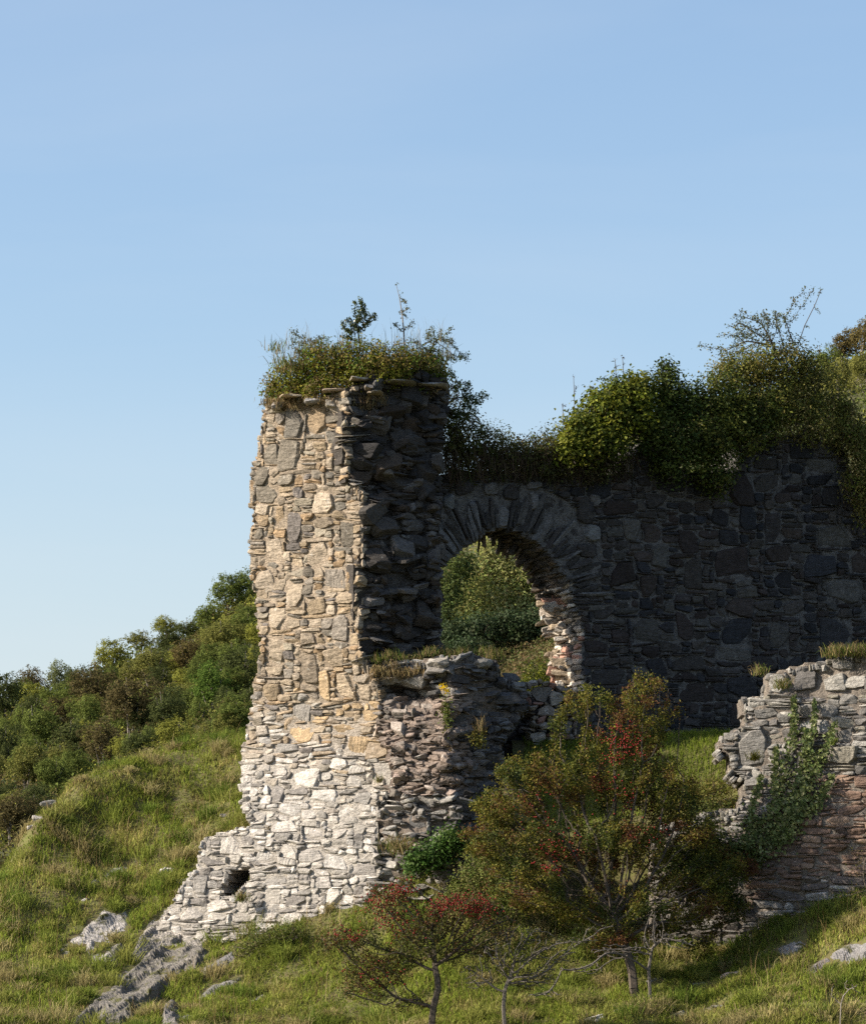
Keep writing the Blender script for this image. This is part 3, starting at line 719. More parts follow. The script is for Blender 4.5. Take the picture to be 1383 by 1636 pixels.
edge_stones(F_low, S, [(1040,1345),(1060,1320),(1112,1306),(1122,1298),(1176,1292),(1186,1270),(1188,1246),(1168,1230),(1162,1206),(1150,1194),(1152,1178),(1188,1160),(1186,1118),(1224,1110),(1226,1078),(1268,1066),(1300,1058),(1340,1052),(1470,1040)], E_s, 0.75, col_low, R, (0.6, 0.8), t=(6, 14), hgt=0.05, start=-0.02)
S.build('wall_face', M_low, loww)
core(F_low, 0.8, E_s, 'wall_core', M_mortar, loww, (0.20, 0.17, 0.14), cell=6, inset=0.04, rough=0.04)


# ------------------------------------------------------------------ rocks on the bank
rock_fp = []
def rock(px, py, w, h, ang, col, label, name='rock_outcrop', cat='rock', group=None, thick=0.35, res=0.035, lean=0.5):
    p = hit(px, py+h*0.15); a = math.radians(ang); S = Stones(res*0.8, int(px*3+py), 0.3 if w > 50 else 0.8); sc_ = p[1]/60
    U = np.array([math.cos(a), 0.12, math.sin(a)]); U /= np.linalg.norm(U)
    N = np.array([-0.15, -1, lean]); N -= N@U*U; N = unit(N); Z = np.cross(N, U); Z = Z if Z[2] > 0 else -Z
    hu, hz = w*0.005*sc_, h*0.005*sc_
    S.add(p-N*(thick*0.45), U, N, Z, hu, thick*0.5, hz, col, k=4, jit=0.3, amp=0.07 if w > 50 else 0.02, cuts=6)
    if w > 60:       # split blocks along the bedding
        for q in range(int(w/26)):
            t = S.r.uniform(-0.85, 0.85); t2 = S.r.uniform(-0.8, 0.8)
            S.add(p+U*hu*t+Z*hz*t2-N*thick*S.r.uniform(0.25, 0.5), U, N, Z, hu*S.r.uniform(0.2, 0.45), thick*0.5, hz*S.r.uniform(0.25, 0.6), np.array(col)*S.r.uniform(0.8, 1.15), k=4, jit=0.25, amp=0.06, cuts=5)
    S.V = [v for v in S.V]; o = S.build(name, M_rock, None)
    rock_fp.append((p[0], p[1], hu*0.85*abs(math.cos(a)), max(0.12, hz*1.2)))
    # origin at the base
    tag(o, label, cat, group, 'thing'); return o
pale = (0.42, 0.39, 0.36); grey = (0.24, 0.23, 0.225); white = (0.6, 0.57, 0.53)
def outcrop(poly, col, label, lift=0.13, d=2.5, name='rock_outcrop'):
    """bedrock breaking through the turf: follows the slope, split along diagonal bedding"""
    a = np.array(poly, float); x0, y0 = a.min(0)-8; x1, y1 = a.max(0)+8; nx = int((x1-x0)/d)+1; ny = int((y1-y0)/d)+1; gx, gy = np.meshgrid(np.linspace(x0, x1, nx), np.linspace(y0, y1, ny))
    e = np.full(gx.shape, 1e9)
    for k in range(len(a)):
        p, q = a[k], a[(k+1) % len(a)]; v = q-p; t = np.clip(((gx-p[0])*v[0]+(gy-p[1])*v[1])/(v@v), 0, 1); e = np.minimum(e, np.hypot(gx-p[0]-t*v[0], gy-p[1]-t*v[1]))
    e = np.where(inpoly(gx, gy, poly), e, -e)+3.5*fbm(np.stack([gx/9, gy/9, 0*gx], -1), 611, 2)
    Ys = np.linspace(52, 70, 700); P = np.zeros(gx.shape+(3,))
    for jj in range(ny):
        Wp = W(gx[jj][:, None], gy[jj][:, None], Ys[None]); zz = ground_z(Wp[..., 0], Wp[..., 1]); h_ = Wp[..., 2] <= zz; f = np.where(h_.any(1), h_.argmax(1), 699); P[jj] = Wp[np.arange(nx), f]
    ca, sa = math.cos(math.radians(38)), math.sin(math.radians(38)); al = gx*ca-gy*sa; ac = gx*sa+gy*ca
    st = vnoise(np.stack([al/60, ac/9, 0*al], -1), 621); st2 = vnoise(np.stack([al/28, ac/4, 0*al], -1), 623); blk = np.floor(2.2*vnoise(np.stack([al/26, ac/16, 0*al], -1), 627))/2.2
    h = np.clip(e/7, -1.2, 1)*0.5+np.where(e > 0, 0.30*st+0.07*st2+0.26*blk+0.10*fbm(P*14, 629, 3), 0)*np.clip(e/5, 0, 1)
    V = P+np.array([-0.1, -0.55, 0.75])*(h*lift)[..., None]; idx = np.arange(nx*ny).reshape(ny, nx); ok = (e[:-1, :-1] > -7) & (e[1:, 1:] > -7)
    Q = np.stack([idx[:-1, :-1], idx[1:, :-1], idx[1:, 1:], idx[:-1, 1:]], -1)[ok].reshape(-1, 4); used, inv = np.unique(Q, return_inverse=True)
    V = V.reshape(-1, 3)[used]; o = mesh_obj(name, V, inv.reshape(Q.shape), np.tile(np.array(col), (len(V), 1)), M_rock); tag(o, label, 'rock', None, 'thing')
    m = e > 5; rock_cells.append(P[m][:, :2]); return o
rock_cells = []
outcrop([(166,1455),(180,1460),(209,1453),(209,1480),(198,1494),(175,1505),(144,1527),(135,1523),(137,1512),(117,1516),(90,1530),(49,1561),(43,1556),(81,1530),(130,1490),(148,1471)], (0.36,0.335,0.31), 'largest pale slab of rock on the lower left bank')
outcrop([(148,1530),(190,1505),(200,1510),(188,1532),(160,1547),(140,1550)], (0.27,0.25,0.23), 'smaller grey slab directly below the largest pale slab')
outcrop([(27,1590),(52,1566),(62,1571),(32,1594)], (0.33,0.31,0.29), 'short low ledge of rock at the lower left corner of the bank', 0.08)
outcrop([(139,1413),(180,1388),(223,1373),(226,1384),(189,1401),(148,1418)], (0.30,0.28,0.26), 'flat grey rock in the grass left of the upright white stone', 0.08)
outcrop([(235,1480),(262,1452),(337,1472),(352,1500),(319,1514),(287,1513),(254,1513),(226,1540),(208,1536),(218,1505)], (0.27,0.245,0.215), 'grey bedrock sloping down directly from the pale wall foot', 0.16)
outcrop([(100,1645),(140,1612),(172,1575),(205,1548),(245,1520),(310,1510),(335,1522),(322,1542),(290,1556),(268,1578),(248,1600),(222,1620),(195,1645)], (0.17,0.155,0.135), 'broad dark mossy bedrock running down to the bottom edge', 0.2)
outcrop([(320,1551),(345,1533),(372,1520),(378,1533),(352,1550),(325,1566)], (0.19,0.18,0.175), 'grey rock showing through grass below the pale wall', 0.1)
outcrop([(308,1600),(337,1575),(398,1558),(376,1575),(345,1590),(325,1609)], (0.2,0.19,0.18), 'low grey ledge in the grass near the bottom left', 0.1)
outcrop([(258,1613),(272,1600),(287,1609),(288,1645),(258,1645)], (0.22,0.2,0.185), 'rounded brownish boulder at the bottom edge', 0.22)
outcrop([(290,1626),(319,1611),(324,1620),(296,1634)], (0.27,0.26,0.25), 'thin pale rock beside the brownish boulder', 0.08)
outcrop([(392,1600),(424,1589),(420,1605),(400,1609)], (0.2,0.19,0.18), 'small flat rock in grass below the wall, near the berried hawthorn', 0.08)
outcrop([(1238,1518),(1255,1507),(1282,1501),(1288,1512),(1270,1527),(1250,1529)], (0.27,0.26,0.25), 'small grey rock on the right bank below the reddish wall', 0.12)
outcrop([(1322,1531),(1345,1513),(1383,1505),(1410,1508),(1410,1530),(1350,1541)], (0.23,0.22,0.215), 'long grey rock at the right edge of the bank', 0.14)
outcrop([(1281,1553),(1300,1543),(1322,1527),(1328,1534),(1300,1563)], (0.16,0.145,0.14), 'dark narrow rock low on the right bank', 0.12)
for a_ in [(268,1392,26,40,82,(0.5,0.47,0.43),'upright white stone standing in the grass left of the wall foot'),
    (290,1408,26,22,10,(0.42,0.38,0.35),'small whitish stone beside the upright white stone'),
    (1174,1556,26,52,84,(0.32,0.26,0.22),'pinkish upright block at the left foot of the right wall'),
    (945,1630,46,24,14,(0.5,0.47,0.44),'white rock at the bottom edge between the hawthorn trunks'),
    (1080,1624,38,26,24,pale,'grey white rock right of the large hawthorn trunk'),
    (1150,1608,70,12,6,(0.36,0.34,0.31),'low flat stone in the grass right of the large hawthorn')]:
    rock(*a_)
for i, a_ in enumerate([(62,1306,20,12,0,pale),(50,1320,16,10,0,pale),(78,1279,30,11,8,grey),(150,1338,10,9,0,pale),(172,1346,12,8,0,pale),(238,1352,12,9,0,pale),(362,1288,14,8,0,(0.5,0.4,0.35)),(360,1302,16,10,0,pale),(1045,1566,32,18,0,pale),(1120,1572,40,12,4,grey),(995,1612,54,12,18,pale),(130,1440,26,7,30,pale),(100,1525,30,9,35,pale)]):
    if i < 3: lb, g = 'small pale stone on the left shoulder of the grassy bank', 'stones on the left shoulder of the bank'
    elif i in (8, 9, 10): lb, g = 'small stone lying by the foot of the large hawthorn', 'stones by the hawthorn foot'
    else: lb, g = 'tiny pale stone half buried in the grass bank left of the wall', 'tiny stones in the left bank'
    rock(*a_, lb, name='stone', cat='stone', group=g, thick=0.16, res=0.03)

# ------------------------------------------------------------------ grass
def rock_mask(X, Y):
    m = np.zeros(X.shape, bool)
    for (a, b, c, d) in rock_fp: m |= ((X-a)/max(c, .05))**2+((Y-b)/(d*1.1))**2 < 0.7
    rc = np.unique(np.round(np.concatenate(rock_cells)/0.06).astype(int), axis=0); g = np.zeros((500, 500), bool); g[np.clip(rc[:, 0]+250, 0, 499), np.clip(rc[:, 1]-850, 0, 499)] = True
    for sh in ((1, 0), (0, 1), (-1, 0), (0, -1)): g |= np.roll(g, sh, (0, 1))
    ix = np.round(X/0.06).astype(int)+250; iy = np.round(Y/0.06).astype(int)-850; inb = (ix >= 0) & (ix < 500) & (iy >= 0) & (iy < 500); m |= inb & g[np.clip(ix, 0, 499), np.clip(iy, 0, 499)]
    return m
def in_front_of_walls(X, Y):
    px = CX+X*F/Y; lim = np.interp(px, [-200,400,415,480,600,640,760,820,1000,1040,1170,1383,1500], [75,75,61.0,60.5,59.5,59.6,59.6,60.5,60.5,59.1,58.5,57.6,57.2])
    return Y < lim
def make_grass(n, seed):
    r = np.random.default_rng(seed); Y = r.uniform(54, 68.5, n); px = r.uniform(-30, 1410, n); X = (px-CX)*Y/F
    keep = in_front_of_walls(X, Y) & ~rock_mask(X, Y); X, Y = X[keep], Y[keep]
    P0 = np.stack([X, Y, 0*X], -1); clump = fbm(P0*3.2, 201, 2); keep = r.random(len(X)) < 0.78+0.7*clump; X, Y = X[keep], Y[keep]; clump = clump[keep]; P0 = P0[keep]
    Z = ground_z(X, Y); big = fbm(P0*0.8, 205, 2); st = fbm(P0*2.2, 207, 3)
    L = (0.078+0.085*np.clip(clump+0.3, 0, 1)+0.04*big)*r.uniform(0.5, 1.3, len(X)); L = np.clip(L, 0.035, 0.30)
    g1 = np.array([0.235, 0.26, 0.045]); g2 = np.array([0.155, 0.205, 0.03]); s1 = np.array([0.38, 0.30, 0.13]); br = np.array([0.15, 0.10, 0.05])
    t = r.random((len(X), 1)); col = g1*t+g2*(1-t); m = np.clip((st*1.6+0.12)[:, None], 0, 1)*r.random((len(X), 1)); col = col*(1-m)+s1*m
    m = (r.random((len(X), 1)) < 0.10); col = np.where(m, br, col); col = col*(1+0.35*big[:, None])*r.uniform(0.75, 1.25, (len(X), 1))
    return blade_mesh(np.stack([X, Y, Z-0.015], -1), L, 0.012+0.006*r.random(len(X)), 0.38, col, r)
def tussocks(n, seed):
    r = np.random.default_rng(seed); Y = r.uniform(54.3, 68, n); px = r.uniform(-20, 1400, n); X = (px-CX)*Y/F; k = in_front_of_walls(X, Y-0.1) & ~rock_mask(X, Y) & (fbm(np.stack([X, Y, 0*X], -1)*0.9, 211, 2) > -0.25)
    X, Y = X[k], Y[k]; m = r.integers(70, 190, len(X)); i = np.repeat(np.arange(len(X)), m); sz = r.uniform(0.5, 1.3, len(X))[i]
    o = r.normal(size=(len(i), 2))*0.07*sz[:, None]; x = X[i]+o[:, 0]; y = Y[i]+o[:, 1]; P = np.stack([x, y, ground_z(x, y)], -1)
    pal_ = np.array([(0.30,0.25,0.11),(0.18,0.22,0.04),(0.13,0.18,0.03),(0.24,0.25,0.06),(0.34,0.29,0.13),(0.20,0.235,0.045)]); col = pal_[r.integers(0, 6, len(X))][i]*r.uniform(0.7, 1.25, (len(i), 1))
    V, Q, c = blade_mesh(P, 0.26*sz*r.uniform(0.5, 1.2, len(i)), 0.012, 0.55, col, r); V = V.reshape(-1, 6, 3); out = np.concatenate([o, 0*o[:, :1]], 1)/(0.07*sz[:, None]); V[:, 2:4] += out[:, None]*0.03*sz[:, None, None]; V[:, 4:] += out[:, None]*0.09*sz[:, None, None]; V[:, 4:, 2] -= 0.03
    return V.reshape(-1, 3), Q, c
def stalks(n, seed):
    r = np.random.default_rng(seed); Y = r.uniform(54.2, 68, n); px = r.uniform(-20, 1400, n); X = (px-CX)*Y/F; k = in_front_of_walls(X, Y) & ~rock_mask(X, Y) & (fbm(np.stack([X, Y, 0*X], -1)*1.4, 213, 2) > 0.0); X, Y = X[k], Y[k]
    return blade_mesh(np.stack([X, Y, ground_z(X, Y)], -1), r.uniform(0.2, 0.5, len(X)), 0.007, 0.16, palette([(0.36,0.29,0.15),(0.24,0.17,0.08),(0.16,0.10,0.05)], len(X), r), r)
V, Q, c_ = merge([make_grass(480000, 3), tussocks(1300, 4), stalks(6000, 6)])
tag(mesh_obj('grass', V, Q, c_, M_grass), 'rough green and straw coloured grass on the bank', 'grass', kind='stuff')
r = np.random.default_rng(5); n = 46000; X = r.uniform(1.5, 7.2, n); Y = r.uniform(59.5, 64.8, n)
col = np.array([0.15, 0.19, 0.025])*r.uniform(0.7, 1.3, (n, 1)); m = r.random((n, 1)) < 0.1; col = np.where(m, (0.2, 0.18, 0.07), col)
V, Q, c_ = blade_mesh(np.stack([X, Y, court_z(X, Y)-0.01], -1), r.uniform(0.06, 0.16, n), 0.012, 0.35, col, r)
tag(mesh_obj('grass', V, Q, c_, M_grass), 'vivid green grass inside the broken walls', 'grass', kind='stuff')

def tufts(spots, n, length, spread, pal, seed, droop=0.0, lean=0.45, width=0.011):
    r = np.random.default_rng(seed); P = []
    for (px, py, Y) in spots: P.append(W(px, py, Y)+r.normal(size=(n, 3))*np.array([spread, spread, spread*0.3]))
    P = np.concatenate(P); L = length*r.uniform(0.5, 1.4, len(P)); col = palette(pal, len(P), r)
    V, Q, c = blade_mesh(P, L, width, lean, col, r)
    if droop:   # blades that hang over an edge
        V = V.reshape(-1, 6, 3); z0 = V[:, :1, 2]; V[:, :, 2] = z0-(V[:, :, 2]-z0)*droop; V[:, 2:, 1] -= 0.03; V = V.reshape(-1, 3)
    return V, Q, c
STRAW = [(0.28,0.21,0.10),(0.22,0.17,0.08),(0.16,0.12,0.06)]; GREEN = [(0.10,0.13,0.025),(0.075,0.11,0.02),(0.13,0.15,0.03)]; MIXG = STRAW+GREEN
DEAD = [(0.10,0.07,0.045),(0.14,0.10,0.06),(0.07,0.05,0.035)]

# ------------------------------------------------------------------ plants
OLIVE = [(0.14,0.145,0.015),(0.17,0.165,0.02),(0.10,0.115,0.015),(0.15,0.115,0.03)]
BRIGHT = [(0.15,0.165,0.015),(0.12,0.14,0.015),(0.18,0.185,0.025),(0.08,0.10,0.015),(0.05,0.07,0.012)]
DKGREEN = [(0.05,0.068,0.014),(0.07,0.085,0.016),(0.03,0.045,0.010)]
BROWNG = [(0.15,0.15,0.028),(0.17,0.14,0.04),(0.11,0.125,0.022),(0.20,0.175,0.045),(0.06,0.07,0.015)]
def plant(name, cat, label, blobs, n, size, pal, seed, mat=None, group=None, base=None, stems=True, grass=None, **k):
    r = np.random.default_rng(seed); b0 = blobs[0]; base = base if base is not None else W(b0[0], b0[1], b0[2])-np.array([0, 0, b0[4]])
    t = thing(name, base, label, cat, group)
    V, Q, c = cloud(blobs, n, size, pal, r, **k); mesh_obj('foliage', V, Q, c, mat or M_leaf, t)
    if stems:
        A = []; B = []
        for b in blobs:
            c0 = W(b[0], b[1], b[2]); R3 = np.array([b[3], b[5], b[4]]); m = 14
            e = c0+unit(r.normal(size=(m, 3))+np.array([0, 0, .4]))*R3*r.uniform(0.6, 1.12, (m, 1)); s0 = c0-np.array([0, 0, b[4]*0.8])+r.normal(size=(m, 3))*0.05
            md = (s0+e)/2+r.normal(size=(m, 3))*0.06; A += [s0, md]; B += [md, e]
        A = np.concatenate(A); B = np.concatenate(B); V, Q = tubes(A, B, np.full(len(A), 0.008), np.full(len(A), 0.004)); mesh_obj('stem', V, Q, None, M_bark, t)
    if grass is not None: V, Q, c = grass; mesh_obj('grass_fringe', V, Q, c, M_grass, t)
    return t

def shrub(name, cat, label, base, mids, blobs, nat, step, tip, pal, nleaf, lsize, seed, bark=None, lspread=0.06, group=None, leafr=0.006, part='leaves', mat=None, wig=0.25, berries=None, ex=2.4, keep=1.0, trunk='trunk'):
    """a woody plant grown by space colonisation from its foot into the volume its crown fills"""
    r = np.random.default_rng(seed); b = W(*base); att = blob_points(blobs, nat, r)
    nodes, par = colonize(b, att, step, r, [W(*m) for m in mids], wig=wig); rad = radii(nodes, par, tip, ex)
    t = thing(name, b, label, cat, group); i = np.arange(1, len(nodes)); V, Q = tubes(nodes[par[i]], nodes[i], np.minimum(rad[par[i]], rad[i]*1.6), rad[i], 5 if tip > 0.004 else 4)
    mesh_obj(trunk, V, Q, None, bark or M_bark, t)
    if nleaf:
        tw = np.nonzero(rad < leafr)[0]; tw = tw[fbm(nodes[tw]*2.8, 301, 2) < keep] if keep < 1 else tw; tw = tw if len(tw) > 2 else np.arange(len(nodes))
        k = tw[r.integers(0, len(tw), nleaf)]; P = nodes[k]+r.normal(size=(nleaf, 3))*lspread
        cn = fbm(nodes[k]*1.6, 303, 2)[:, None]; col = palette(pal, nleaf, r, 0.3)
        if len(pal) > 4: pi = np.clip(((fbm(nodes[k]*2.4, 307, 2)*1.1+0.45)*len(pal)+r.normal(size=nleaf)*0.9).astype(int), 0, len(pal)-1); col = np.array(pal)[pi]*r.uniform(0.7, 1.3, (nleaf, 1))
        V, Q, c = leaves(P, lsize*r.uniform(0.6, 1.3, nleaf), col*(1+0.3*cn), r)
        mesh_obj(part, V, Q, c, mat or M_leaf, t)
    if berries:
        P = []
        for (px, py, Y, s, m) in berries:
            c0 = W(px, py, Y); k = np.argsort(np.linalg.norm(nodes-c0, axis=1))[:60]; q = nodes[k[r.integers(0, len(k), m)]]; P.append(q*0.6+c0*0.4+r.normal(size=(m, 3))*np.array([s, s, s*0.45]))
        P = np.concatenate(P); V0, Q0 = boxgrid(2, 2, 2); V0 = unit(V0)*0.0115
        V = (P[:, None]+V0[None]*r.uniform(0.8, 1.2, (len(P), 1, 1))).reshape(-1, 3); Q = (np.arange(len(P))[:, None, None]*len(V0)+Q0[None]).reshape(-1, 4)
        mesh_obj('berries', V, Q, None, M_berry, t, smooth=True)['kind'] = 'stuff'
    return t

# tower top
cap_fr = merge([tufts([(x, 640-0.12*abs(x-560)*0+R.uniform(-10, 4), 60.15+0.7*abs(560-x)/150*(x < 560)) for x in range(428, 610, 6)], 50, 0.17, 0.07, STRAW+[(0.20,0.15,0.08)], 21, droop=0.9),
    tufts([(x, R.uniform(560, 600), 60.6+R.uniform(-.3, .4)) for x in range(440, 715, 9)], 60, 0.22, 0.10, MIXG, 22, lean=0.5)])
plant('turf_cap', 'turf', 'thick mound of grass and weeds on top of the tall stone pillar',
    [(470,605,60.95,.42,.32,.45),(520,585,60.7,.5,.36,.6),(575,582,60.5,.5,.36,.6),(630,582,60.5,.5,.36,.6),(682,590,60.8,.36,.38,.5),(438,628,61.1,.18,.26,.35),(470,628,60.8,.4,.16,.3),(510,622,60.5,.35,.14,.3),(540,612,60.25,.55,.2,.3),(610,598,60.2,.5,.18,.3),(705,610,61.1,.2,.32,.4)],
    26000, 0.05, OLIVE+[(0.17,0.13,0.05),(0.09,0.14,0.02)], 31, csize=0.06, per=16, shell=0.7, grass=cap_fr)
shrub('holly_sapling', 'sapling', 'small dark green holly sapling upright on top of the pillar', (575,560,60.5), [(574,545,60.5),(572,530,60.5)],
    [(575,505,60.5,.14,.34,.12),(560,520,60.5,.18,.16,.14),(592,508,60.5,.13,.14,.12),(556,535,60.5,.12,.12,.12)], 500, 0.035, 0.003, DKGREEN+[(0.06,0.09,0.03)], 1500, 0.042, 33, mat=M_holly, lspread=0.022)
shrub('tall_weed', 'weed', 'tallest thin weed stalk on the pillar, right of the holly', (646,560,60.6), [(645,530,60.6),(642,500,60.6),(638,475,60.6),(633,455,60.6)],
    [(646,490,60.6,.12,.14,.1),(655,520,60.6,.14,.14,.1),(633,455,60.6,.04,.08,.04),(642,468,60.6,.07,.03,.05),(630,520,60.6,.1,.06,.1)], 60, 0.03, 0.0035, [(0.16,0.17,0.12),(0.12,0.14,0.08)], 240, 0.035, 34, bark=M_barkpale, lspread=0.02, wig=0.35)
shrub('wild_rose', 'shrub', 'sparse leafy twigs at the left end of the pillar top', (498,575,60.8), [(490,560,60.8)],
    [(478,545,60.8,.2,.16,.2),(468,528,60.8,.1,.1,.1),(505,545,60.8,.2,.12,.2),(470,560,60.8,.12,.12,.1)], 160, 0.035, 0.003, [(0.13,0.15,0.08),(0.09,0.11,0.05)], 520, 0.035, 35, lspread=0.025)
shrub('wild_rose', 'shrub', 'sparse arching twigs on the pillar top at its right end', (680,585,60.8), [(688,560,60.8)],
    [(695,535,60.9,.22,.16,.2),(715,545,60.9,.18,.12,.2),(735,570,61,.2,.1,.2),(660,545,60.8,.14,.1,.1),(745,575,61,.1,.04,.1),(722,522,61,.06,.1,.05)], 260, 0.035, 0.003, [(0.14,0.16,0.09),(0.10,0.12,0.05)], 900, 0.036, 36, lspread=0.025)
shrub('wild_rose', 'shrub', 'leafy shrub hanging from the right side of the pillar over the wall', (712,650,61.3), [(720,640,61.3)],
    [(735,620,61.4,.2,.14,.2),(755,640,61.5,.24,.16,.2),(775,630,61.5,.12,.08,.1),(740,660,61.5,.3,.14,.2),(722,598,61.4,.1,.08,.1),(748,612,61.4,.1,.06,.1)], 360, 0.035, 0.003, [(0.08,0.11,0.05),(0.06,0.08,0.03)], 1500, 0.045, 37, lspread=0.03)
V, Q, c_ = tufts([(R.uniform(450, 720), R.uniform(545, 575), 60.6) for _ in range(26)], 7, 0.34, 0.05, [(0.30,0.26,0.16),(0.2,0.17,0.1)], 41, lean=0.2, width=0.006)
tag(mesh_obj('dry_grass', V, Q, c_, M_grass), 'fine dry grass stems standing along the pillar top', 'grass', kind='stuff')

# top of the arched wall
Ya = lambda px: 61.55+0.46*(px-700)/100
hang = merge([tufts([(x, y0+R.uniform(-14, 14), Ya(x)-0.04) for x in range(712, 1010, 6) for y0 in (722, 738)], 30, 0.34, 0.07, DEAD+[(0.07,0.08,0.02)], 42, droop=1.0)])
plant('turf_cap', 'turf', 'dark turf and hanging roots along the wall top above the arch',
    [(722,690,61.7,.3,.5,.45),(752,705,62.0,.4,.38,.5),(800,722,62.2,.45,.36,.5),(850,725,62.4,.5,.34,.5),(905,712,62.7,.5,.42,.5),(950,690,62.9,.45,.48,.5),(730,745,61.75,.3,.3,.2),(780,750,62.0,.35,.2,.2),(860,752,62.3,.5,.18,.2),(940,752,62.6,.5,.2,.25)],
    24000, 0.05, [(0.06,0.07,0.018),(0.085,0.095,0.02),(0.05,0.045,0.02),(0.10,0.09,0.03)], 43, csize=0.06, per=16, shell=0.65, grass=hang)
plant('ivy_bush', 'bush', 'bright yellow green leafy bush on the wall top right of the arch',
    [(1000,636,62.9,.42,.34,.5),(970,655,62.7,.45,.4,.5),(930,690,62.45,.36,.3,.4),(960,710,62.4,.4,.3,.35),(1010,665,62.7,.45,.42,.45),(915,715,62.3,.3,.26,.3),(1022,618,63,.22,.17,.3)],
    16000, 0.075, BRIGHT, 44, csize=0.09, per=20, shell=0.7)
plant('elder_bush', 'bush', 'dark green bush with upright shoots between the bright bush and the wide bushes',
    [(1065,628,63.3,.32,.36,.4),(1062,595,63.3,.16,.18,.2),(1090,650,63.3,.4,.4,.45),(1045,690,62.9,.42,.42,.4),(1085,715,62.9,.36,.34,.3),(1075,745,62.95,.35,.25,.25)],
    12000, 0.065, DKGREEN+[(0.08,0.11,0.02),(0.10,0.12,0.025)], 45, csize=0.08, per=20, shell=0.6)
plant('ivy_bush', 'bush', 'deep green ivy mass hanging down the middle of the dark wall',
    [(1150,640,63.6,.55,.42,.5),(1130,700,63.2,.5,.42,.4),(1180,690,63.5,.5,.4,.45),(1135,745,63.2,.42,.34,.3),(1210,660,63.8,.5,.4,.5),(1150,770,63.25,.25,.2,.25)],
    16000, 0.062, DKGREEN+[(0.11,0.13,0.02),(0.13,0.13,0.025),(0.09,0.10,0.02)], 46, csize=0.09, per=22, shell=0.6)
plant('bramble_bush', 'bush', 'wide olive brown bramble bush on the wall top, below the arching sprays',
    [(1200,590,64.2,.6,.34,.6),(1250,580,64.4,.6,.42,.6),(1290,620,64.5,.6,.5,.6),(1230,640,64.1,.6,.45,.5),(1170,600,64.1,.5,.3,.5),(1280,670,64.2,.55,.4,.5),(1290,590,64.6,.3,.26,.4),(1225,690,63.85,.4,.16,.25),(1190,705,63.7,.2,.22,.2),(1300,696,64.1,.35,.14,.2)],
    24000, 0.05, BROWNG, 47, csize=0.09, per=22, shell=0.65)
plant('bramble_bush', 'bush', 'brownish bush at the right edge, drooping over the dark wall end',
    [(1335,660,64.9,.4,.36,.5),(1375,700,64.8,.45,.40,.5),(1390,750,64.3,.4,.45,.4),(1345,700,64.4,.4,.26,.3),(1385,800,64.2,.25,.35,.3),(1365,770,64.1,.2,.3,.2)],
    16000, 0.05, BROWNG+[(0.13,0.10,0.03)], 48, csize=0.09, per=22, shell=0.65)
shrub('bramble', 'bramble', 'tall airy bramble with arching sprays against the sky at the right', (1235,600,64.3), [(1240,580,64.3)],
    [(1195,530,64.3,.42,.36,.3),(1235,515,64.3,.35,.3,.3),(1165,560,64.3,.35,.14,.2),(1130,552,64.3,.25,.06,.1),(1260,560,64.3,.25,.25,.2),(1275,480,64.3,.18,.1,.1),(1300,458,64.3,.16,.05,.1),(1185,500,64.3,.14,.12,.1),(1112,552,64.3,.06,.03,.1),(1145,540,64.3,.1,.1,.1)], 620, 0.04, 0.0035, [(0.11,0.13,0.06),(0.13,0.12,0.05),(0.07,0.09,0.04)], 2600, 0.038, 49, lspread=0.03)
shrub('bramble', 'bramble', 'nearly bare looping bramble stem at the far right of the sprays', (1262,590,64.5), [(1275,550,64.5),(1285,520,64.5),(1300,490,64.5),(1312,462,64.5)],
    [(1305,470,64.5,.05,.1,.05),(1310,500,64.5,.12,.04,.05),(1295,525,64.5,.1,.05,.05)], 24, 0.05, 0.004, [(0.11,0.12,0.05)], 60, 0.03, 50, lspread=0.02, wig=0.2)
for i, (x, y, Y, h, lb) in enumerate([(918,655,62.6,54,'tallest dry seed stalk on the wall top, above the dark turf'),(944,650,62.7,34,'short forked dry seed stalk left of the bright bush'),(984,600,62.9,26,'left one of two dry stalks rising from the bright bush'),(996,596,62.9,26,'right one of two dry stalks rising from the bright bush'),(900,668,62.5,22,'shortest dry stalk at the turf crest')]):
    shrub('seed_stalk', 'dry stalk', lb, (x,y+10,Y), [(x-1,y-h*0.5,Y),(x-2,y-h,Y)], [(x-2,y-h,Y,.05,.06,.04),(x+3,y-h*0.7,Y,.05,.06,.04)], 14, 0.03, 0.004, DEAD, 40, 0.022, 60+i, lspread=0.015, trunk='stem', part='seed_head')

# plants on the rubble wall
top_gr = merge([tufts([(x, 1052+R.uniform(-8, 8), 60.2+R.uniform(-.3, .5)) for x in range(586, 800, 5)], 46, 0.13, 0.06, MIXG, 70), tufts([(x, 1062+R.uniform(-5, 14), 59.85) for x in range(598, 700, 6)], 40, 0.16, 0.05, STRAW, 71, droop=0.9)])
plant('turf_cap', 'turf', 'straw and green grass growing along the top of the low rubble wall', [(640,1060,60.3,.55,.10,.3),(720,1056,60.4,.5,.12,.35),(770,1066,60.5,.25,.12,.3),(605,1058,60.3,.2,.1,.2)], 4200, 0.035, MIXG, 72, csize=0.04, per=14, grass=top_gr, stems=False)
t = thing('ragwort', W(714,1150,59.35), 'yellow flowered weed growing on the face of the rubble wall', 'flower'); r = np.random.default_rng(80)
pts = W([714,713,716,710,709],[1175,1150,1130,1112,1100],[59.45,59.38,59.36,59.33,59.3]); V, Q = tubes(pts[:-1], pts[1:], np.full(4, .006), np.full(4, .005)); mesh_obj('stem', V, Q, None, M_bark, t)
V, Q, c_ = leaves(np.concatenate([W(713,1140,59.34)+r.normal(size=(260,3))*np.array([.05,.04,.16])]), 0.045, palette(GREEN+[(0.15,0.14,0.03)], 260, r), r); mesh_obj('leaves', V, Q, c_, M_leaf, t)
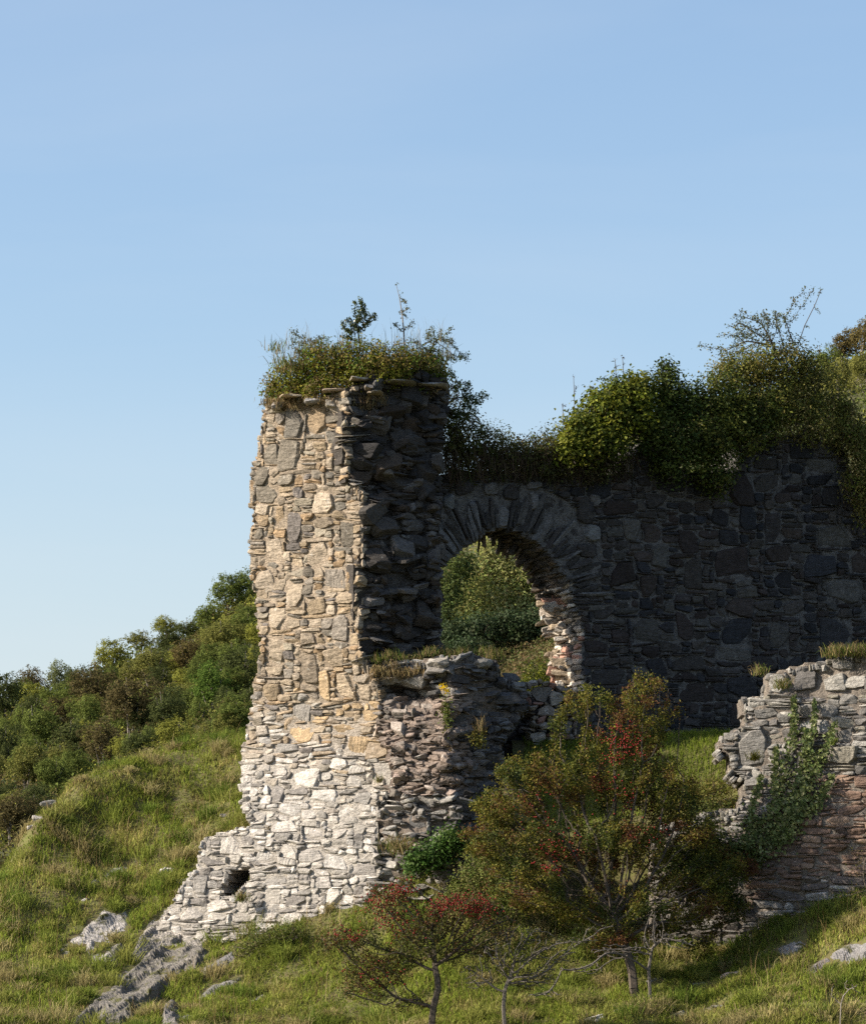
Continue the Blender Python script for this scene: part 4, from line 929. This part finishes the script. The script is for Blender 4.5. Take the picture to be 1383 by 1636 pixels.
V, Q, c_ = leaves(np.concatenate([W(706,1097,59.28)+r.normal(size=(50,3))*.025, W(713,1104,59.28)+r.normal(size=(50,3))*.025, W(710,1100,59.28)+r.normal(size=(30,3))*.03]), 0.032, palette([(0.75,0.52,0.02)], 130, r, 0.1), r, up=0.8); mesh_obj('flower_head', V, Q, c_, M_leaf, t)
shrub('creeper', 'creeper', 'pale dry creeper stem trailing down the pink rubble', (728,1225,59.4), [(720,1190,59.4),(714,1160,59.4),(712,1130,59.4)], [(712,1130,59.35,.06,.1,.04),(724,1200,59.35,.06,.1,.04)], 20, 0.04, 0.006, STRAW, 60, 0.03, 81, bark=M_barkpale, lspread=0.03, trunk='stem')
plant('fern', 'fern', 'yellowing fern tuft on the right side of the rubble wall', [(765,1180,59.4,.16,.12,.1)], 320, 0.05, [(0.2,0.17,0.04),(0.12,0.13,0.03)], 82, csize=0.04, per=10, stems=False, grass=tufts([(765,1170,59.4)], 60, 0.26, 0.05, STRAW, 83))
for i, (x, y, Y, rx, lb, pal) in enumerate([(404,1345,61.5,.14,'small brownish tuft where the pillar foot meets the bank',STRAW+GREEN),(385,1440,60.2,.12,'green tuft growing below the black hole in the pale wall',MIXG),(606,1250,59.3,.06,'tiny weed in a joint of the pale pillar foot',MIXG),(430,1330,60.6,.05,'tiny dry weed near the left shoulder of the pillar foot',STRAW),
        (638,1362,58.95,.26,'straw coloured tussock hanging at the foot of the rubble wall',STRAW+STRAW+GREEN),(1214,1078,58.1,.12,'grass tuft on the upper left step of the right wall',STRAW+GREEN),(1250,1100,57.7,.14,'brown tuft between two big stones of the right wall',STRAW+GREEN),(1330,1050,57.9,.16,'grass tuft at the bend of the right wall top',MIXG),(1205,1215,57.8,.10,'mossy green tuft on the end of the right wall',OLIVE),(1330,1190,57.3,.05,'tiny weed below the ivy top on the right wall',GREEN)]):
    t = thing('grass_tuft', W(x, y, Y), lb, 'tuft'); V, Q, c_ = tufts([(x, y, Y)], int(900*rx), 0.09+rx*0.7, rx*0.45, pal, 90+i, lean=0.7); mesh_obj('blades', V, Q, c_, M_grass, t)
t = thing('grass_tuft', W(1365, 1046, 57.5), 'long fringe of grass on top of the right wall at the picture edge', 'tuft'); V, Q, c_ = tufts([(x, 1044+R.uniform(-4, 6), 57.5+R.uniform(0, .5)) for x in range(1338, 1420, 4)], 46, 0.15, 0.05, MIXG, 101); mesh_obj('blades', V, Q, c_, M_grass, t)

plant('nettle_clump', 'plant', 'low fresh green clump at the foot of the rubble wall', [(685,1368,58.9,.32,.18,.3),(720,1345,59.0,.3,.25,.25),(665,1385,58.8,.2,.14,.2)], 3600, 0.06, [(0.06,0.12,0.02),(0.08,0.14,0.03),(0.05,0.09,0.02)], 110, csize=0.07, per=14)
plant('low_shrub', 'shrub', 'low leafy shrub in the grass below the pale wall foot', [(420,1500,59.4,.35,.22,.3),(465,1492,59.3,.3,.22,.3),(395,1520,59.4,.2,.14,.2)], 3000, 0.035, [(0.07,0.10,0.02),(0.10,0.12,0.025),(0.12,0.11,0.04)], 111, csize=0.07, per=12)
plant('gorse_clump', 'shrub', 'pale yellow green shrub on the mound behind the small red berried hawthorn', [(770,1400,58.3,.5,.34,.4),(820,1430,58.1,.4,.3,.4),(740,1430,58.4,.35,.2,.3),(790,1360,58.6,.4,.3,.4)], 11000, 0.04, [(0.14,0.16,0.035),(0.11,0.14,0.03),(0.16,0.15,0.05)], 112, csize=0.07, per=14)

# ivy on the right wall
t = thing('ivy', W(1240, 1330, 57.6), 'pale green climbing ivy on the face of the right wall', 'ivy'); r = np.random.default_rng(120); P = []; A = []; B = []
for path, wd, n in [([(1266,1112),(1268,1150),(1262,1190),(1252,1240),(1240,1290),(1222,1335)], 8, 480), ([(1332,1158),(1322,1190),(1302,1225),(1288,1265),(1265,1305),(1240,1345)], 11, 650), ([(1238,1196),(1236,1240),(1240,1280),(1215,1320),(1190,1345)], 9, 480),
        ([(1285,1165),(1290,1200),(1280,1240),(1262,1280),(1250,1330)], 12, 700), ([(1300,1120),(1298,1170),(1280,1210)], 5, 260), ([(1280,1290),(1255,1325),(1220,1350),(1180,1350)], 22, 800), ([(1215,1240),(1200,1290),(1195,1330)], 7, 240), ([(1330,1240),(1310,1275),(1290,1300)], 8, 260)]:
    q = np.array(path, float); k = r.uniform(0, len(q)-1.001, n); i = k.astype(int); f = (k-i)[:, None]; m = q[i]*(1-f)+q[i+1]*f+r.normal(size=(n, 2))*wd*np.minimum(1, 0.4+k/len(q)*1.2)[:, None]*0.7
    p = F_low.P(m[:, 0], m[:, 1]); p[:, 1] -= r.uniform(0.06, 0.16, n); P.append(p); a = F_low.P(q[:, 0], q[:, 1]); a[:, 1] -= 0.05; A.append(a[:-1]); B.append(a[1:])
P = np.concatenate(P); col = palette([(0.17,0.20,0.07),(0.12,0.15,0.045),(0.24,0.26,0.12),(0.07,0.09,0.03)], len(P), r)
V, Q, c_ = leaves(P, 0.062*r.uniform(0.6, 1.3, len(P)), col, r, np.tile([0.2, -1, 0.1], (len(P), 1)), 0.6, 0.1, 0.75); mesh_obj('leaves', V, Q, c_, M_leaf, t)
V, Q = tubes(np.concatenate(A), np.concatenate(B), np.full(sum(map(len, A)), .012), np.full(sum(map(len, A)), .009)); mesh_obj('stem', V, Q, None, M_bark, t)
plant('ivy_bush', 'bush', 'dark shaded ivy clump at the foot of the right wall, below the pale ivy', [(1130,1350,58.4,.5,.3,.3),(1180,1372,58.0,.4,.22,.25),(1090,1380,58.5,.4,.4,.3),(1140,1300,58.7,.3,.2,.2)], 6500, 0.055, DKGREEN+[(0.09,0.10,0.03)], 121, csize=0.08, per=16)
plant('heather_clump', 'bush', 'brownish green scrub on the broken step of the right wall', [(1140,1262,59.1,.34,.16,.25),(1100,1275,59.3,.3,.14,.25),(1160,1285,58.8,.2,.14,.2)], 3200, 0.035, BROWNG, 122, csize=0.06, per=14)

# ------------------------------------------------------------------ hawthorns
HAW = [(0.045,0.06,0.013),(0.075,0.085,0.015),(0.12,0.115,0.017),(0.165,0.14,0.024),(0.11,0.07,0.02),(0.10,0.042,0.018)]
shrub('hawthorn_tree', 'tree', 'large hawthorn tree with olive and rust leaves before the ruin', (1016,1606,56.2), [(1012,1580,56.2),(1010,1555,56.25),(1004,1530,56.3),(996,1505,56.35),(985,1480,56.4)],
    [(1035,1105,57.35,.42,.36,0.52),(945,1125,57.35,.42,.34,0.52),(1000,1165,57.35,.75,.4,0.80),(890,1160,57.25,.22,.3,0.34),(880,1245,57.05,.95,.46,0.92),(1030,1260,57.25,.85,.6,0.92),(800,1290,56.85,.5,.36,0.69),(860,1340,56.85,.95,.42,0.92),(980,1360,56.95,1.0,.6,1.03),(1090,1330,57.15,.6,.5,0.80),(1085,1150,57.35,.28,.2,0.34),
     (1110,1410,57.15,.75,.5,0.69),(900,1430,56.75,.9,.4,0.80),(1175,1385,57.45,.4,.25,0.46),(1000,1450,56.65,.9,.4,0.80),(840,1400,56.45,.7,.4,0.69),(1080,1480,56.95,.6,.25,0.57),(960,1500,56.35,.6,.2,0.46),(1150,1450,57.6,.5,.4,.5),(1120,1500,57.4,.45,.25,.5),(770,1340,56.6,.4,.3,.5)],
    8500, 0.07, 0.0042, HAW, 84000, 0.042, 130, leafr=0.0085, lspread=0.05, keep=0.11,
    berries=[(985,1187,56.6,.11,130),(1010,1183,56.6,.08,70),(885,1365,55.9,.07,80),(990,1262,56.3,.14,60),(860,1290,56,.1,30),(1030,1320,56.2,.12,40),(905,1335,56,.08,30)], wig=0.2)
shrub('hawthorn_tree', 'tree', 'small hawthorn full of red berries at the bottom centre', (690,1665,53.9), [(689,1640,53.9),(692,1610,53.9),(700,1580,53.9)],
    [(625,1440,54,.45,.26,.5),(645,1408,54,.18,.14,.2),(745,1455,54,.55,.28,.55),(790,1480,54,.4,.3,.5),(555,1500,54,.5,.22,.4),(680,1480,54,.5,.3,.5),(600,1540,54,.6,.3,.5),(770,1500,54,.5,.3,.5),(690,1510,54,.7,.3,.5),(570,1580,54,.3,.2,.3),(520,1520,54,.2,.08,.2),(640,1600,54,.4,.2,.4)],
    4200, 0.055, 0.0048, [(0.05,0.06,0.015),(0.09,0.09,0.02),(0.10,0.07,0.02),(0.11,0.045,0.02),(0.06,0.075,0.015)], 17000, 0.036, 131, leafr=0.0085, lspread=0.05, keep=0.22,
    berries=[(625,1430,53.8,.10,160),(645,1405,53.9,.07,90),(752,1440,53.8,.13,260),(722,1438,53.8,.09,150),(690,1450,53.8,.10,80),(555,1485,53.8,.08,50),(600,1460,53.8,.12,70),(640,1480,53.8,.2,60),(775,1455,53.8,.08,40),(600,1560,53.8,.2,40)], wig=0.3)
shrub('hawthorn_tree', 'tree', 'nearly leafless grey hawthorn at the bottom, between the berried one and the large one', (806,1665,53.6), [(806,1640,53.6),(804,1610,53.6),(806,1585,53.6)],
    [(870,1520,53.8,.55,.22,.4),(920,1505,53.8,.4,.1,.3),(800,1530,53.7,.4,.3,.4),(755,1560,53.6,.2,.25,.3),(850,1560,53.7,.4,.2,.4),(960,1480,53.9,.3,.06,.2),(840,1490,53.8,.4,.15,.3)],
    2600, 0.05, 0.006, [(0.09,0.08,0.025),(0.07,0.08,0.02)], 2600, 0.032, 132, bark=M_barkgrey, wig=0.35, ex=3.1)
shrub('dead_shrub', 'shrub', 'bare grey tangle of twigs at the foot of the large hawthorn', (1038,1606,55.7), [(1038,1580,55.7),(1036,1550,55.7),(1040,1525,55.7)],
    [(1060,1500,55.6,.45,.14,.3),(990,1520,55.5,.5,.14,.3),(1045,1470,55.6,.16,.2,.2),(930,1550,55.3,.4,.1,.2),(870,1590,55,.3,.08,.2),(1090,1510,55.6,.25,.1,.2)],
    2600, 0.045, 0.006, DEAD, 0, 0.03, 133, bark=M_barkgrey, wig=0.35, ex=3.1)
shrub('sapling', 'sapling', 'bare pale sapling at the bottom right corner', (1342,1660,53.0), [(1342,1630,53.0),(1343,1605,53.0)],
    [(1355,1575,53,.2,.2,.2),(1325,1585,53,.16,.12,.15),(1372,1590,53,.14,.08,.1)], 50, 0.06, 0.004, DEAD, 30, 0.03, 134, bark=M_barkpale, wig=0.3)
shrub('sapling', 'sapling', 'thin twiggy sapling reaching in at the right edge', (1420,1500,54.5), [(1412,1470,54.5),(1404,1440,54.5)],
    [(1375,1380,54.5,.2,.3,.2),(1360,1430,54.5,.15,.15,.15),(1400,1330,54.5,.2,.4,.2)], 120, 0.06, 0.0035, [(0.12,0.11,0.03),(0.10,0.07,0.03)], 260, 0.035, 135, wig=0.35)

# ------------------------------------------------------------------ the slope seen through the arch
plant('leafy_tree', 'tree', 'pale yellow green tree seen through the arched opening',
    [(800,885,82,.38,.42,.5),(775,925,82,.55,.5,.6),(840,915,82,.5,.45,.6),(860,930,82,.7,.6,.7),(740,970,82,.75,.5,.7),(860,980,82,.8,.6,.7),(800,980,81.5,.9,.6,.7),(700,975,82.5,.5,.5,.6),(900,950,82.5,.7,.7,.7),(795,872,82,.25,.25,.3)],
    30000, 0.075, [(0.18,0.20,0.055),(0.23,0.24,0.075),(0.13,0.155,0.04),(0.25,0.24,0.09)], 140, csize=0.15, per=34, shell=0.75)
plant('dark_bush', 'bush', 'dark green bushes low in the arched opening, under the pale tree',
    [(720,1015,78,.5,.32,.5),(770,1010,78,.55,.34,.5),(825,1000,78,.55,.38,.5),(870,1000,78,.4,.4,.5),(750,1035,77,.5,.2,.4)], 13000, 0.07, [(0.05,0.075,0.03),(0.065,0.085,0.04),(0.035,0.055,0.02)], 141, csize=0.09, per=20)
plant('leafy_shrub', 'shrub', 'bright green shrub in the lower right corner of the arched opening', [(858,1085,68,.3,.34,.3),(838,1110,67,.3,.3,.3),(850,1140,66.4,.3,.3,.3)], 4500, 0.05, BRIGHT, 142, csize=0.07, per=16)
plant('leafy_tree', 'tree', 'darker green tree at the left side of the arched opening, beside the pale one',
    [(715,940,80.5,.32,.55,.4),(735,905,81,.28,.3,.35),(700,985,80,.3,.4,.4),(760,1000,79.5,.3,.2,.3)], 7000, 0.075, [(0.075,0.10,0.028),(0.10,0.125,0.03),(0.055,0.075,0.02)], 143, csize=0.12, per=24, shell=0.7)
r = np.random.default_rng(145); n = 26000; Y = r.uniform(63.5, 82, n); px = r.uniform(640, 930, n); X = (px-CX)*Y/F; Z = np.maximum(ground_z(X, Y), -99)
V, Q, c_ = leaves(np.stack([X, Y, Z+r.uniform(0, 0.22, n)], -1), 0.07*r.uniform(0.6, 1.4, n), palette([(0.12,0.085,0.04),(0.15,0.11,0.05),(0.09,0.085,0.03),(0.08,0.10,0.025)], n, r), r)
tag(mesh_obj('bracken', V, Q, c_, M_leaf), 'brown bracken slope seen through the arch', 'bracken', kind='stuff')

# ------------------------------------------------------------------ wooded hillside
def hill_hit(px, py):
    Y = np.linspace(191, 425, 900); P = W(px, py, Y); z = hill_z(P[:, 0], Y); m = np.nonzero(P[:, 2] <= z)[0]
    return P[m[0]] if len(m) else None
crowns = []
for v in range(5):
    r = np.random.default_rng(400+v); nb = 9; d = unit(r.normal(size=(nb, 3))); cen = d*r.uniform(0.25, 0.62, (nb, 1))*np.array([1, 1, 0.85]); rr = r.uniform(0.32, 0.55, nb); P = []; O = []; cc = []
    for c0, q in zip(cen, rr):
        m = 34; e = unit(r.normal(size=(m, 3))); k = c0+e*q*r.uniform(0.75, 1.08, (m, 1)); kk = np.repeat(k, 15, 0)+r.normal(size=(m*15, 3))*0.055; P.append(kk); O.append(np.repeat(e, 15, 0)); cc.append(np.repeat(r.uniform(0.75, 1.3, (m, 1))*np.array([[1, 1, 1.0]]), 15, 0)*r.uniform(0.85, 1.15, (m*15, 1)))
    P = np.concatenate(P); V, Q, c = leaves(P, 0.075*r.uniform(0.6, 1.4, len(P)), np.concatenate(cc), r, np.concatenate(O), 0.5, 0.3)
    o = mesh_obj('crown', V, Q, c, M_far); C.objects.unlink(o); crowns.append(o.data)
tA = np.array([(0,0,-1.9),(0.03,0,-1.2),(0.03,0,-1.2),(0,0.02,-0.6),(0,0,-0.6),(0,0,-0.6)]); tB = np.array([(0.03,0,-1.2),(0,0.02,-0.6),(0.4,0.1,-0.2),(-0.3,-0.1,0.2),(0.1,-0.1,0.6),(0.3,-0.2,0.4)])
V, Q = tubes(tA, tB, np.array([.07,.06,.04,.045,.04,.03]), np.array([.06,.045,.015,.015,.01,.01]))
o = mesh_obj('trunk', V, Q, None, M_barkpale); C.objects.unlink(o); trunk_me = o.data
def far_tree(px, py, rpx, color, label, v, group=None, sq=1.0, name='broadleaf_tree'):
    p = hill_hit(px, min(py+rpx*1.5, 1640)); 
    if p is None: p = hill_hit(px, py+rpx*2.2)
    if p is None: return
    R_ = rpx*1.35*p[1]/F; z = (HOR-py)*p[1]/F
    e = thing(name, (p[0], p[1], min(p[2], z-R_*1.2)), label, 'tree', group)
    for nm, me, s in (('crown', crowns[v % 5], (R_, R_, R_*sq)), ('trunk', trunk_me, (R_, R_, R_))):
        q = bpy.data.objects.new(nm, me); C.objects.link(q); q.parent = e; q.location = (0, 0, z-e.location[2]); q.scale = s; q.color = (*color, 1); q.rotation_euler = (0, 0, v*1.3)
DG=(0.085,0.10,0.035); MG=(0.135,0.165,0.042); OL=(0.18,0.18,0.05); YG=(0.23,0.235,0.05); BG=(0.115,0.095,0.042); PG=(0.17,0.19,0.08); BR=(0.14,0.11,0.045); SG=(0.10,0.155,0.032)
FT = [(8,1110,32,DG,'darkest tree at the left edge of the skyline'),(55,1092,26,BG,'brown green rounded tree on the skyline near the left edge'),(98,1082,24,PG,'pale green tree on the left skyline beside a brown green one'),
 (150,1095,36,BG,'dark brown tree just below the left skyline'),(205,1120,46,BG,'broad very dark tree in the middle of the left wood'),(180,1050,26,YG,'yellow green tree on the skyline above the dark tree'),
 (226,1022,22,OL,'small olive tree on the skyline left of the flat topped tree'),(266,1000,24,YG,'flat topped spreading tree standing out on the left skyline'),(302,1005,22,DG,'dark tree on the skyline right of the flat topped tree'),
 (330,985,24,MG,'mid green tree on the rising skyline near the pillar'),(365,948,28,MG,'tall green tree highest on the skyline left of the pillar'),(398,935,26,MG,'green tree touching the pillar on the skyline'),
 (245,1060,34,OL,'olive tree below the flat topped tree'),(300,1045,32,BR,'brownish tree in the upper middle of the wood'),(352,1020,34,OL,'olive tree below the highest skyline trees'),(392,1000,30,MG,'green tree against the pillar below the skyline'),
 (390,1065,32,DG,'dark green tree against the pillar halfway down'),(340,1095,34,SG,'vivid green tree left of the pillar'),(262,1135,36,DG,'dark green tree in the centre of the lower wood'),(305,1120,28,MG,'mid green tree between the vivid tree and the dark one'),
 (372,1145,34,MG,'green tree against the pillar near the bank top'),(285,1172,28,YG,'small yellow green tree just behind the bank crest'),(330,1180,22,OL,'low olive tree just behind the bank crest'),(55,1155,34,MG,'green tree low on the left, above the pale trunked trees'),
 (110,1180,34,DG,'dark green tree low in the left wood'),(40,1225,32,OL,'thin olive tree with pale trunk low at the left'),(90,1235,28,MG,'green tree with pale trunk behind the bank shoulder'),(165,1185,32,BG,'brown green tree behind the bank crest'),(210,1190,28,DG,'small dark tree behind the bank crest'),
 (15,1300,38,BG,'brown tree at the left edge, lowest of the wood'),(50,1290,30,DG,'dark low tree at the left edge beside the bank shoulder'),(10,1185,28,DG,'dark tree at the left edge halfway down'),(140,1140,26,MG,'green tree below the dark brown one'),
 (1310,575,26,MG,'green tree on the right skyline just above the brambles'),(1345,550,28,BR,'brownish tree on the right skyline'),(1378,538,28,(0.16,0.13,0.05),'orange brown tree highest at the right edge'),(1385,590,30,OL,'olive tree at the right edge below the orange one'),(1340,600,26,OL,'olive tree behind the brambles at the right')]
for i, (x, y, rp, c0, lb) in enumerate(FT): far_tree(x, y, rp, c0, lb, i, sq=0.6 if 'flat' in lb else 1.0)
kinds_ = [(DG, 'dark green'), (MG, 'mid green'), (OL, 'olive'), (BG, 'brownish dark'), (YG, 'yellow green')]
rr_ = random.Random(77)
for gy_ in range(960, 1330, 30):
    for gx_ in range(-10, 420, 34):
        x, y = gx_+rr_.uniform(-14, 14), gy_+rr_.uniform(-12, 12)
        if y < np.interp(x, [0, 100, 230, 300, 400], [1112, 1088, 1036, 1020, 965]) or y > np.interp(x, [0, 60, 110, 240, 400], [1390, 1290, 1245, 1195, 1175]): continue
        kc, kn = kinds_[rr_.choice([0, 0, 1, 1, 1, 2, 2, 3, 4])]; f_ = rr_.uniform(0.85, 1.2)
        far_tree(x, y, rr_.uniform(17, 25), tuple(a_*f_ for a_ in kc), kn+' tree in the close canopy filling the far left wood', rr_.randrange(5), group=kn+' trees filling the far left wood')
r = np.random.default_rng(500); P = []; O = []; cc = []; nc = 0
pal = np.array([DG, MG, OL, BG, YG, MG, OL, BR])
while nc < 7000:
    Y = math.sqrt(r.uniform(198**2, 424**2)); px = r.uniform(-60, 470) if r.random() < 0.6 else r.uniform(680, 1440); X = (px-CX)*Y/F
    z = float(hill_z(np.array(X), np.array(Y))); R_ = r.uniform(0.8, 1.7); h = r.uniform(0.0, 1.3); c0 = np.array([X, Y, z+h])
    k = int(vnoise(np.array([[X/9, Y/14, 0]]), 505)[0]*3.9+4); m = 22; e = unit(r.normal(size=(m, 3))); P.append(c0+e*R_*np.array([1, 1, 0.8])*r.uniform(0.6, 1.1, (m, 1))); O.append(e)
    cc.append(0.8*pal[k % 8]*r.uniform(0.75, 1.25)*r.uniform(0.8, 1.2, (m, 1))); nc += 1
P = np.concatenate(P); V, Q, c_ = leaves(P, 0.34*r.uniform(0.6, 1.4, len(P)), np.concatenate(cc), r, np.concatenate(O), 0.5, 0.3)
M_far2 = leaf_mat('far_wood_leaf', 0.25, False, 0.9, 0.0)
tag(mesh_obj('woodland', V, Q, c_, M_far2), 'continuous wood covering the far hillside', 'woodland', kind='stuff')
